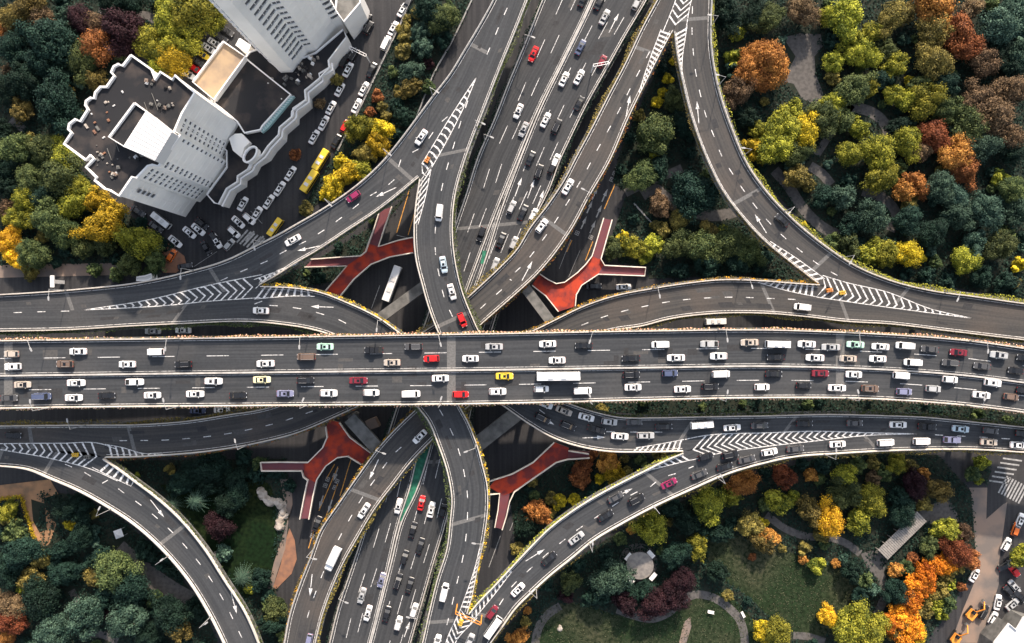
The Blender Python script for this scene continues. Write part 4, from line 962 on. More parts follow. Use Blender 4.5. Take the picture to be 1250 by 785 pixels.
# orange excavators and tricycle carts by the lower right street
def excavator(px, py, ang, label):
    c = P(px, py, 1); rt = empty('excavator', (c.x,c.y,.02), R(ang), label=label, cat='excavator', group='construction machines at lower right')
    for s in (-1,1): mb = MB(); mb.box((0,s*1.0,.4),(3.2,.5,.8)); mb.cyl((-1.6,s*1.0-.25,.4),(-1.6,s*1.0+.25,.4),.4,n=10); mb.cyl((1.6,s*1.0-.25,.4),(1.6,s*1.0+.25,.4),.4,n=10); mb.build('track', M['tyre'], rt)
    mb = MB(); mb.prism([(-1.8,-1.1),(1.0,-1.1),(1.2,-.8),(1.2,1.1),(-1.5,1.2),(-1.9,.8)], .9, 1.9); mb.build('body', M['orange'], rt)
    mb = MB(); mb.prism([(-.1,.2),(1.1,.2),(1.0,1.05),(-.1,1.05)], 1.9, 2.8); mb.build('cab', M['cglass'], rt)
    mb = MB(); mb.cyl((1.0,-.3,1.6),(3.2,-.3,3.6),.25,.2,n=6); mb.cyl((3.2,-.3,3.6),(5.2,-.3,1.6),.2,.15,n=6); mb.build('boom', M['orange'], rt)
    mb = MB(); mb.box((5.3,-.3,1.1),(.8,1.0,.7)); mb.build('bucket', M['conc2'], rt)
excavator(*T('33',1000,640), 50, 'orange excavator at the edge of the tan road, lower right')
excavator(*T('33',925,755), 55, 'orange excavator nearest the bottom edge on the tan road')
# ------------------------------------------------------------ vehicles
def loft_body(mb, st, m=0, n=2):
    # st: (x, halfwidth, ztop, zbot); ring of 8 points per station, rounded shoulders
    rings = []
    for x, hw, zt, zb in st:
        zs = zb+(zt-zb)*.72
        rings.append([Vector(p) for p in ((x,-hw*.86,zb),(x,-hw,zb+(zt-zb)*.25),(x,-hw,zs),(x,-hw*.86,zt),(x,hw*.86,zt),(x,hw,zs),(x,hw,zb+(zt-zb)*.25),(x,hw*.86,zb))])
    for a, b in zip(rings, rings[1:]):
        for i in range(8): j = (i+1)%8; mb.face([a[i], b[i], b[j], a[j]][::-1], m=m)
    mb.face(rings[0][::1], m=m); mb.face(rings[-1][::-1], m=m)
def make_car(kind):
    S = {'sedan': dict(L=4.8,w=.92,h=1.45,hood=.92,cab=(-1.75,-1.05,.55,1.35),roofw=.66,tail=1.0),
         'hatch': dict(L=4.3,w=.90,h=1.55,hood=.98,cab=(-2.05,-1.65,.45,1.2),roofw=.70,tail=1.0),
         'suv':   dict(L=4.75,w=.96,h=1.72,hood=1.08,cab=(-2.25,-1.9,.55,1.2),roofw=.76,tail=1.1),
         'van':   dict(L=4.9,w=.95,h=1.95,hood=1.12,cab=(-2.4,-2.3,1.25,1.75),roofw=.84,tail=1.1),
         'pickup':dict(L=5.2,w=.95,h=1.75,hood=1.08,cab=(-.4,-.25,.85,1.4),roofw=.74,tail=.95)}[kind]
    L, w, h = S['L'], S['w'], S['h']; hl = L/2; hd = S['hood']; tl = S['tail']
    rt = empty(kind if kind != 'suv' else 'off_road_car')
    mb = MB()
    loft_body(mb, [(-hl,w*.80,tl*.86,.38),(-hl+.18,w*.93,tl,.28),(-hl+.8,w,tl,.24),(0,w,hd+.02,.22),(hl-1.1,w,hd,.24),(hl-.45,w*.95,hd*.93,.26),(hl-.12,w*.84,hd*.78,.30),(hl,w*.62,hd*.66,.40)])
    c0, c1, c2, c3 = S['cab']; rw_ = S['roofw']; bw = w*.88; zb = min(hd, tl)-.03
    r = [(c1,-rw_,h),(c2,-rw_,h),(c2,rw_,h),(c1,rw_,h)]; xm = (c1+c2)/2
    rr = [Vector(p) for p in ((c1,-rw_*.92,h-.04),(xm,-rw_,h),(c2,-rw_*.92,h-.05),(c2,rw_*.92,h-.05),(xm,rw_,h),(c1,rw_*.92,h-.04))]
    mb.face(rr); bot = [Vector(p) for p in ((c0,-bw*.94,zb),(xm,-bw,zb),(c3,-bw*.92,zb),(c3,bw*.92,zb),(xm,bw,zb),(c0,bw*.94,zb))]
    # pillars: thin body-coloured bands at the four corners and the middle
    def edge(i): return bot[i], rr[i]
    for i in (0,1,2,3,4,5):
        b_, t_ = edge(i); dx = Vector((.05,0,0)); dy = Vector((0,.04,0))
        mb.face([b_-dx, b_+dx, t_+dx, t_-dx]); mb.face([b_-dy, b_+dy, t_+dy, t_-dy])
    if kind == 'pickup':
        pass
    for s in (-1,1): mb.box((c3-.35, s*(w+.1), hd+.08), (.14,.22,.14))
    body = mb.build('body', M['car_white'], rt, sm=False); body.material_slots[0].link = 'OBJECT'; body.material_slots[0].material = M['car_white']
    ins = .015
    def pane(name, pts, mt='cglass', par=rt):
        q = MB(); q.face(pts); q.build(name, M[mt], par)
    pane('windscreen', [bot[2], bot[3], rr[3], rr[2]]); pane('rear_window', [bot[5], bot[0], rr[0], rr[5]])
    for a in ((0,1,2),(3,4,5)):
        q = MB(); 
        for i, j in zip(a, a[1:]): q.face([bot[i], bot[j], rr[j], rr[i]])
        q.build('side_window', M['cglass'], rt)
    wx = (hl-.85, -hl+.9); wr = .33 if kind in ('sedan','hatch') else .37
    for x in wx:
        for s in (-1,1):
            q = MB(); q.cyl((x,s*(w-.22),wr),(x,s*(w+.01),wr),wr,n=12); q.cyl((x,s*(w),wr),(x,s*(w+.025),wr),wr*.55,n=8,m=1); q.build('wheel', [M['tyre'],M['metal']], rt)
    for s in (-1,1):
        q = MB(); q.box((hl-.16,s*w*.62,hd*.72),(.18,.36,.14)); q.build('headlight', M['headl'], rt)
        q = MB(); q.box((-hl+.03,s*w*.62,tl*.80),(.10,.34,.16)); q.build('tail_light', M['taill'], rt)
    if kind in ('sedan','suv'):
        q = MB(); q.box((xm+.25,0,h+.008),(.75,rw_*1.1,.02)); q.build('sunroof', M['cglass'], rt)
    if kind in ('van','suv'):
        q = MB()
        for s in (-1,1): q.box((xm,s*rw_*.86,h+.04),(c2-c1-.3,.05,.05))
        q.build('roof_rack', M['metal'], rt)
    if kind == 'pickup':
        q = MB(); q.box((-1.45,0,tl+.02),(1.9,w*1.5,.03)); q.build('cargo_bed', M['tyre'], rt)
    return rt
def make_bus(L, name, w=1.25, h=3.1, colr='white'):
    rt = empty(name); mb = MB(); hl = L/2
    loft_body(mb, [(-hl,w*.94,h-.15,.4),(-hl+.15,w,h,.32),(0,w,h,.30),(hl-.3,w,h,.32),(hl,w*.92,h-.3,.4)])
    b = mb.build('body', M['car_'+colr], rt); b.material_slots[0].link = 'OBJECT'; b.material_slots[0].material = M['car_'+colr]
    for s in (-1,1): q = MB(); q.box((0,s*(w+.01),1.9),(L-.8,.04,.9)); q.build('side_window', M['cglass'], rt)
    q = MB(); q.box((hl+.0,0,1.8),(.06,w*1.7,1.2)); q.build('windscreen', M['cglass'], rt)
    q = MB(); q.box((-hl-.0,0,2.1),(.06,w*1.5,.8)); q.build('rear_window', M['cglass'], rt)
    for x in (-L*.18, L*.12): q = MB(); q.box((x,0,h+.1),(1.5 if L > 9 else .9,w*1.1,.22)); q.build('roof_hatch', M['roofw'], rt)
    for x in (hl-2 if L > 8 else hl-1.1, -hl+(2.4 if L > 8 else 1.2)):
        for s in (-1,1): q = MB(); q.cyl((x,s*(w-.25),.45),(x,s*(w+.01),.45),.45,n=12); q.build('wheel', M['tyre'], rt)
    for s in (-1,1):
        q = MB(); q.box((hl-.03,s*w*.7,.8),(.12,.35,.2)); q.build('headlight', M['headl'], rt)
        q = MB(); q.box((hl-.1,s*(w+.15),2.3),(.15,.25,.4)); q.build('mirror', M['tyre'], rt)
    return rt
def make_truck(L, name):
    rt = empty(name); hl = L/2; mb = MB(); cb = 2.0
    loft_body(mb, [(hl-cb,1.12,2.5,.5),(hl-.5,1.12,2.5,.45),(hl-.05,1.05,1.9,.45)]); b = mb.build('cab', M['car_white'], rt); b.material_slots[0].link = 'OBJECT'; b.material_slots[0].material = M['car_white']
    q = MB(); q.face([(hl-.48,-.95,2.4),(hl-.03,-.95,1.85),(hl-.03,.95,1.85),(hl-.48,.95,2.4)]); q.build('windscreen', M['cglass'], rt)
    q = MB(); q.box((hl-.5,0,2.515),(.12,1.9,.02)); q.build('sun_visor', M['cglass'], rt)
    q = MB(); q.box((-cb/2-.1,0,2.0),(L-cb-.25,2.35,2.4)); q.box((-cb/2-.1,0,3.22),(L-cb-.5,2.1,.05)); q.build('cargo_box', M['roofw'], rt)
    for x in (hl-1.2, -hl+1.4, -hl+2.6):
        for s in (-1,1): q = MB(); q.cyl((x,s*.85,.45),(x,s*1.12,.45),.45,n=12); q.build('wheel', M['tyre'], rt)
    q = MB(); q.box((-.2,0,.75),(L-1,.9,.25)); q.build('chassis', M['tyre'], rt)
    return rt
PROTO = {k: make_car(k) for k in ('sedan','hatch','suv','van','pickup')}
PROTO['minibus'] = make_bus(6.6, 'minibus', 1.02, 2.5); PROTO['bus'] = make_bus(12.0, 'bus'); PROTO['coach'] = make_bus(7.3, 'coach', 1.2, 2.9, 'yellow')
PROTO['truck'] = make_truck(7.4, 'box_truck')
CHILD = {k: list(v.children) for k, v in PROTO.items()}
used_p = set(); CARS = []
bpy.context.view_layer.update()
def place(kind, colr, pt, z, ang):
    src = PROTO[kind]
    if kind not in used_p: o = src; used_p.add(kind); kids = CHILD[kind]
    else:
        o = copyo(src); kids = []
        for ch in CHILD[kind]:
            if colr in ('black','grey') and ch.name.startswith('sunroof'): continue
            kids.append(copyo(ch, o))
    for ch in kids:
        if ch.name.split('.')[0] in ('body','cab'): ch.material_slots[0].material = M['car_'+colr]
    p = P(*pt, z+1.2); sc_ = random.uniform(.95,1.05); o.scale = (sc_, random.uniform(.97,1.03), random.uniform(.95,1.05)); o.location = (p.x, p.y, z+.01); o.rotation_euler = (0,0,ang); return o
CN = {'w':'white','k':'black','g':'grey','s':'silver','b':'beige','r':'red','d':'dark red','u':'blue','l':'lavender','p':'pale blue','m':'mint green','y':'yellow','c':'cream','n':'brown','x':'magenta','o':'orange'}
KN = {'s':'sedan','h':'hatch','u':'suv','v':'van','p':'pickup','m':'minibus','b':'bus','t':'truck','c':'coach'}
KW = {'sedan':'saloon car','hatch':'hatchback','suv':'tall off-road car','van':'van','pickup':'pickup','minibus':'minibus','bus':'bus','truck':'box truck','coach':'coach'}
CATW = {'sedan':'car','hatch':'car','suv':'car','van':'van','pickup':'pickup','minibus':'minibus','bus':'bus','truck':'truck','coach':'coach'}
def cars(key, rev, rc, s, zone=None, group=None):
    # s: "cc x y; ..." colour letter + kind letter
    r = ROADS[key]
    for t in s.split(';'):
        t = t.split()
        if not t: continue
        colr, kind = CN[t[0][0]], KN[t[0][1]]; px = T(rc, float(t[1]), float(t[2])); p = P(*px, r.z+1.2).xy
        i = min(range(1, r.n), key=lambda i: (r.M[i].xy-p).length); dv = r.M[min(i+1,r.n)]-r.M[i-1]
        wA = (r.WA[min(i+1,r.n)]-r.WA[i-1]).normalized(); wB = (r.WB[min(i+1,r.n)]-r.WB[i-1]).normalized()
        dA = (r.WA[i].xy-p).length; dB = (r.WB[i].xy-p).length; dv = wA*dB+wB*dA
        a = math.atan2(dv.y, dv.x)+(PI if rev else 0)+random.uniform(-.02,.02)
        if len(t) > 3: a += R(float(t[3]))
        o = place(kind, colr, px, r.z, a); CARS.append([o, colr, kind, px, zone or key])
def gcars(rc, s, zone, z=0.0):
    for t in s.split(';'):
        t = t.split()
        if not t: continue
        colr, kind = CN[t[0][0]], KN[t[0][1]]; px = T(rc, float(t[1]), float(t[2]))
        o = place(kind, colr, px, z, R(float(t[3]))); CARS.append([o, colr, kind, px, zone])
# main road, upper carriageway (heading left): outer lane, inner lane
cars('MAIN',1,'20','bh 48 165;ws 367 153;wv 738 155','MU1'); cars('MAIN',1,'20','wu 55 225;nu 305 213;ws 602 214;ku 870 214','MU2')
cars('MAIN',1,'21','ms 337 130;kp 570 147;gu 760 130;ss 1145 130','MU1'); cars('MAIN',1,'21','ws 52 211;nv 247 178;bs 657 206;rh 845 187 3;ws 1032 187','MU2')
cars('MAIN',1,'22','ws 190 117;ks 362 125;wv 728 120;sp 963 117;bs 1155 110','MU1'); cars('MAIN',1,'22','ws 235 195;ks 587 186;ws 803 183;wu 1007 175','MU2')
cars('MAIN',1,'23','wm 75 118;ws 217 118;ss 332 132;ms 450 120;ws 570 130;wv 685 125;gs 805 142;ds 942 158;su 1135 170;ks 1262 185','MU1'); cars('MAIN',1,'23','ks 68 180;ws 257 183;bs 415 187;ws 557 188;wv 722 205;gu 903 207;gs 1055 223;kh 1215 245','MU2')
cars('MAIN',0,'20','bs 102 312;ws 358 303;wp 637 299;wu 1015 295','ML1'); cars('MAIN',0,'20','gs 38 375;uv 197 367;ws 347 374;ks 505 364;ws 723 362;ws 927 356;ks 1133 363','ML2')
cars('MAIN',0,'21','cs 35 288;ku 245 291;ds 497 292;ws 888 281;ys 1195 271','ML1'); cars('MAIN',0,'21','ls 147 354;wu 355 352;wh 558 350;wv 748 356;rh 985 358;wu 1162 344','ML2')
cars('MAIN',0,'22','ku 590 264;uh 775 257;wv 1018 261','ML1'); cars('MAIN',0,'22','wh 160 332;wv 357 341;ws 598 324;ws 835 333;ku 967 320;wh 1215 323','ML2')
cars('MAIN',0,'22','wb 240 270','ML1')
cars('MAIN',0,'23','ks 60 260;ds 283 258;ws 443 263;wv 670 268;wh 903 287;wu 1107 303;kh 1258 340','ML1'); cars('MAIN',0,'23','kh 203 315;ws 363 327;nu 520 330;lh 683 345;sh 822 331;ws 1053 361;nh 1195 370','ML2')
cars('T4',0,'20','ks 58 553'); cars('T2',1,'11','ws 30 700'); cars('R1a',0,'01','ws 797 652'); cars('R1a',0,'11','xh 472 155;ws 183 363')
cars('T1',0,'11','wv 883 232;ps 903 480;ws 943 610;rh 992 745'); cars('T4',0,'12','ws 287 107;wu 162 295'); cars('R10',1,'13','ks 98 268'); cars('T3',0,'13','wv 195 683')
cars('HW',1,'02','ks 437 8;sh 615 12;ss 462 78;us 347 222;dh 450 290;ws 268 375;ws 340 365;ks 340 490;ws 180 570;ku 232 600;ks 108 752;wh 228 765;ks 360 -8','HWUR')
cars('HW',1,'12','ku 148 35;kh 213 15;sh 18 205;ks 72 230;wh 122 243;sh 28 378','HWUR'); cars('HW',1,'11','ks 1178 362;sh 1150 480','HWUR')
cars('HW',0,'02','rs 122 255;ws 50 528;ss 75 615','HWUL'); cars('HW',0,'11','kh 1083 335','HWUL')
cars('HW',0,'31','ws 688 130;ls 607 484;ss 513 558;ws 542 642','HWDL'); cars('HW',1,'31','rs 798 115;ws 845 147;ks 757 243;ks 792 320;kh 717 375;ku 686 488;ks 742 507;wh 763 628;ks 632 645;wh 688 690;kh 900 150','HWDR')
cars('T3',0,'21','ws 790 560'); cars('T3',0,'31','ws 523 152;wt 378 378;lh 260 775'); cars('T2',1,'31','wv 907 540;wh 872 781')
cars('R8',0,'31','sh 1028 775;dh 1135 638;wm 1140 705'); cars('R8',0,'32','ws 48 530;ks 198 380;ss 327 283;ks 468 175;gs 515 88;ku 615 98;xs 770 22')
cars('R8',0,'22','gs 915 740;ks 1037 703;gs 1142 668;ku 1062 645;kh 945 655;wu 1250 633'); cars('R8',0,'23','gs 163 618;ws 365 596;wv 595 588;wv 767 582;lp 912 575;bs 1088 586;ws 1228 600')
cars('T1',0,'23','ks 208 497;gs 447 495;ws 655 503;kp 793 512;ps 953 523;gh 1097 532;kh 1252 545'); cars('T1',0,'22','bs 268 437;ku 165 472;ws 375 467;ku 287 508;su 485 488;kp 423 525;gs 605 490;ks 745 512;wm 925 502;ws 1072 517;ws 535 558;su 658 554;ws 175 403;gs 1203 507')
# street level
SA = 62
gcars('01','ws 707 45 60;ws 663 133 62;wv 628 203 64;gs 735 5 60;ks 560 330 62;ws 522 422 62;ws 488 503 63;rh 432 600 63;ks 390 672 62','street right kerb')
gcars('01','ws 447 330 62;ws 407 425 62;ws 365 512 62;ws 331 585 62;ws 285 652 60;ku 535 95 62;ku 545 130 62;ku 475 260 60;kh 430 285 60','street left kerb')
gcars('11','ws 172 45 57;ws 120 117 57;ws 68 180 57;ws 12 237 57','street left kerb'); gcars('11','yc 322 -16 58;yc 268 85 57;ym 103 303 55','bus stop')
PRK = 'car park below the left apartment block'
gcars('10','ws 1155 190 60;ws 1133 277 -42;wh 1113 325 -42;ws 1222 235 60;ws 900 327 -40;ws 942 312 -40;ks 960 283 -40;wm 770 270 -38;ws 832 370 -40;ks 980 400 -60;ws 1030 368 -60;sh 1090 385 48;oh 815 437 60;ks 880 487 10;gs 655 225 -35;gs 740 300 -35;kh 1020 350 -50;wh 1185 262 -42', PRK)
gcars('00','ws 893 350 -33;rh 927 325 -33;gs 947 297 -33;ys 960 255 -33;ws 992 228 -33;ws 1020 203 -33;gs 1048 175 -33;gs 1078 143 -33', 'side lane by the beige roof')
gcars('12','ks 410 583 2;ws 553 587 2;wm 990 752 2','cross street'); gcars('20','ss 725 56 180;ws 870 52 180;us 940 436 0;ws 1055 433 0','cross street')
gcars('11','wb 660 572 70','bus below')
gcars('33','ws 1130 590 78;wh 1108 665 60;ss 1210 515 -50;ks 1185 540 -50;ss 1200 600 40;ku 1060 635 60;ws 1018 460 60;wh 1170 313 60;oh 1215 240 70;rp 1205 435 -50;ws 1235 200 68;ks 1165 415 30;ks 1235 560 -40', 'lower right street')
gcars('31','ks 300 215 70', 'left cross road')
for k in set(PROTO)-used_p:
    for ch in list(PROTO[k].children): bpy.data.objects.remove(ch)
    bpy.data.objects.remove(PROTO[k])
# labels: lane or road, then the rank among the look-alikes there
ZN = {'MU1':('in the top lane of the wide road','left'),'MU2':('in the lane just above the wide road\'s median','left'),'ML1':('in the lane just below the wide road\'s median','left'),'ML2':('in the bottom lane of the wide road','left'),
 'T4':('on the ramp from left edge to top','bottom'),'T2':('on the ramp from left edge to bottom','top'),'R1a':('on the big upper left ramp','top'),'T1':('on the ramp from top to right edge','left'),
 'R10':('on the upper right curving ramp','top'),'T3':('on the ramp from right edge to bottom','top'),'HWUR':('on the upper straight highway, right carriageway','top'),'HWUL':('on the upper straight highway, left carriageway','top'),
 'HWDL':('on the lower straight highway, left carriageway','top'),'HWDR':('on the lower straight highway, right carriageway','top'),'R8':('on the lower right ramp','left'),
 'street right kerb':('at the tree-side kerb of the upper left street','top'),'street left kerb':('at the building-side kerb of the upper left street','top'),'bus stop':('on the street beside the upper left ramp','top'),
 PRK:('in the yard below the left apartment block','left'),'side lane by the beige roof':('in the row beside the beige-roofed block','left'),'cross street':('on the ground street beside the wide road','left'),
 'bus below':('on the dark road below the upper left footbridge','top'),'lower right street':('by the lower right street corner','top'),'left cross road':('on the ground road by the lower left footbridge','top')}
ORD = ['first','second','third','fourth','fifth','sixth','seventh','eighth','ninth','tenth','eleventh','twelfth','thirteenth','fourteenth','fifteenth','sixteenth','seventeenth','eighteenth','nineteenth','twentieth']
bins = {}
for c in CARS: bins.setdefault((c[4], c[1], CATW[c[2]]), []).append(c)
for (zn, colr, cw), lst in bins.items():
    ph, side = ZN[zn]; ax = 0 if side == 'left' else 1; lst.sort(key=lambda c: c[3][ax] if side != 'bottom' else -c[3][1])
    for i, c in enumerate(lst):
        noun = KW[c[2]]
        lab = '%s %s %s' % (colr, noun, ph)
        if len(lst) > 1: lab += ', %s %s %s from %s' % (ORD[i], colr, cw, side) if len(lab.split()) <= 11 else ', %s from %s' % (ORD[i], side)
        tag(c[0], lab, CATW[c[2]], 'vehicles on the roads and streets')
# lamps
lb = {}
RN = {'MAIN':'wide road','T4':'ramp from left edge to top','T2':'ramp from left edge to bottom','R8':'lower right ramp','T3':'ramp from right edge to bottom','R10':'upper right ramp','R1a':'big upper left ramp','R11':'lower left ramp','HW':'straight highway','T1':'ramp from top to right edge'}
for o, hd, k in lamp_list: lb.setdefault((k, hd[1] < 450 if k == 'MAIN' else None), []).append((hd, o))
for (k, up), lst in lb.items():
    lst.sort(key=lambda q: q[0][0])
    for i, (hd, o) in enumerate(lst):
        side = '' if k != 'MAIN' else (' upper edge' if up else ' lower edge')
        tag(o, 'pale metal street lamp on the %s%s' % (RN[k], side) + (', %s from left' % ORD[i] if len(lst) > 1 else ''), 'street lamp', 'street lamps on the elevated roads')

# ------------------------------------------------------------ trees
random.seed(11)
def crown_mesh(seed, nleaf, ls, nclump, flat=.75, spiky=False):
    rnd = random.Random(seed); mb = MB(); tv = []
    clumps = []
    for k in range(nclump):
        a = rnd.random()*2*PI; u = rnd.random()**.5; rr = u*.86*(1+.16*math.sin(a*2+seed)+.14*math.sin(a*3+seed*2.3)); z = math.sqrt(max(0,1-u*u*.95))*.62*rnd.uniform(.45,1.15)
        clumps.append((Vector((math.cos(a)*rr, math.sin(a)*rr, z)), rnd.uniform(.12,.30), min(1,max(0,rnd.gauss(.5,.26)))))
    # leaves over each clump
    for c, r, t in clumps:
        n = int(nleaf/nclump*(r/.25)**2)
        for i in range(n):
            th = rnd.random()*2*PI; cz = rnd.uniform(-.35,1); s = math.sqrt(max(0,1-cz*cz)); d = Vector((math.cos(th)*s, math.sin(th)*s, cz))
            p = c+d*r*(rnd.uniform(.70,1.15) if rnd.random() < .85 else rnd.uniform(1.1,1.5)); p.z = max(p.z, .02)*1.0
            nn = (d+Vector((rnd.gauss(0,.45),rnd.gauss(0,.45),rnd.gauss(.15,.35))))
            if nn.length < .1: nn = Vector((0,0,1))
            st = random.getstate(); random.seed(rnd.random()); leafquad(mb, tv, (p.x,p.y,p.z*flat/.62), ls*rnd.uniform(.7,1.3), nn, min(1,max(0,t+rnd.gauss(0,.24)))); random.setstate(st)
    for i in range(int(nleaf*.25)):       # under layer fills the gaps partly; crown shade is put into its darker tint
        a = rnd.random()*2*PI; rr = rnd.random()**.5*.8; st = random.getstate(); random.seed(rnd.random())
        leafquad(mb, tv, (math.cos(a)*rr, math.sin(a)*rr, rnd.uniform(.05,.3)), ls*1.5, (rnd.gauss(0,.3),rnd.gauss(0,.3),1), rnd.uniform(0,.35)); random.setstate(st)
    me_o = mb.build('crown', M['leaf_G']); add_tint(me_o, tv); me_o.material_slots[0].link = 'OBJECT'
    me = me_o.data; bpy.data.objects.remove(me_o); return me
def frond_mesh(seed, n=26):
    rnd = random.Random(seed); mb = MB(); tv = []
    for layer, (ln, zz, cnt) in enumerate(((1.0,.1,n),(.8,.35,n-6),(.55,.6,n-10))):
        for k in range(cnt):
            a = 2*PI*k/cnt+rnd.uniform(-.1,.1); L = ln*rnd.uniform(.75,1.05); t = rnd.uniform(.2,.9)
            for j in range(9):
                s = (j+.5)/9; c = Vector((math.cos(a)*L*s, math.sin(a)*L*s, zz+.12*math.sin(s*2.6)-s*s*.25)); wd = .075*(1-s*.7)
                n2 = Vector((-math.sin(a), math.cos(a), 0)); d = Vector((math.cos(a), math.sin(a), -.3))*L/14
                for sg in (-1,1):
                    mb.face([c-d*.3, c+d*.5, c+d*.9+n2*sg*wd+Vector((0,0,-.02)), c+d*.3+n2*sg*wd*1.3+Vector((0,0,-.03))][::sg]); tv.append(min(1,max(0,t+rnd.gauss(0,.15))))
    o = mb.build('crown', M['leaf_TG']); add_tint(o, tv); o.material_slots[0].link = 'OBJECT'; me = o.data; bpy.data.objects.remove(o); return me
BIG = [crown_mesh(s, 9000, .036, 64) for s in range(1,9)]
MED = [crown_mesh(s+20, 4200, .052, 36) for s in range(1,9)]
SML = [crown_mesh(s+40, 1200, .095, 16) for s in (1,2,3,4)]
FRD = [frond_mesh(s) for s in (1,2,3)]
def trunk_mesh(seed):
    rnd = random.Random(seed); mb = MB(); mb.cyl((0,0,0),(0,0,.55),.06,.04,n=8)
    for k in range(6):
        a = k*PI/3+rnd.uniform(-.4,.4); z = rnd.uniform(.35,.55); mb.cyl((0,0,z),(math.cos(a)*.45,math.sin(a)*.45,z+rnd.uniform(.2,.4)),.03,.01,n=5)
    o = mb.build('trunk', M['bark']); me = o.data; bpy.data.objects.remove(o); return me
TRK = [trunk_mesh(s) for s in (1,2,3)]
TREES = []
SPEC = []
def tree(*a): SPEC.append(a)
STV = []; STF = []; STT = []; STM = []
LK = list(LEAF)
def grow(big, px, py, rpx, colr, palm=False, zb=.12, hf=None):
    # rpx: crown radius on the plan; crown mid-height about r*1.3
    r = rpx/3.95; h = (hf or 1.75)*r if r > 1.6 else r*1.5
    h = min(max(h, 1.5), 12.0); trunk = h*.42
    zc = zb+trunk+(h-trunk)*.5; c = P(px, py, zc); r = rpx*(CH-zc)/F
    if not big:
        me = random.choice(SML); ca, sa = math.cos(px), math.sin(px); b0 = len(STV)
        for v in me.vertices: STV.append((c.x+(v.co.x*ca-v.co.y*sa)*r, c.y+(v.co.x*sa+v.co.y*ca)*r, zb+trunk*.6+v.co.z*(h-trunk)))
        for p in me.polygons: STF.append([b0+i for i in p.vertices]); STM.append(LK.index(colr))
        STT.extend(t.value for t in me.attributes['tint'].data); return
    rt = empty('tree' if rpx > 7 else 'shrub', (c.x, c.y, zb))
    me = random.choice(FRD) if palm else random.choice(BIG if rpx > 15 else MED if rpx > 8 else SML)
    o = bpy.data.objects.new('crown', me); COL.objects.link(o); o.parent = rt; o.material_slots[0].link = 'OBJECT'; o.material_slots[0].material = M['leaf_'+colr]
    o.location = (0,0,trunk); e_ = random.uniform(.88,1.2); o.scale = (r*1.1*e_, r*1.1/e_, (h-trunk)*(1.15 if not palm else 1.3)); o.rotation_euler = (0,0,random.random()*6.28)
    t = bpy.data.objects.new('trunk', random.choice(TRK)); COL.objects.link(t); t.parent = rt; t.scale = (r*1.2, r*1.2, trunk/.5)
    TREES.append([rt, colr, (px,py), rpx, c, palm]); return rt
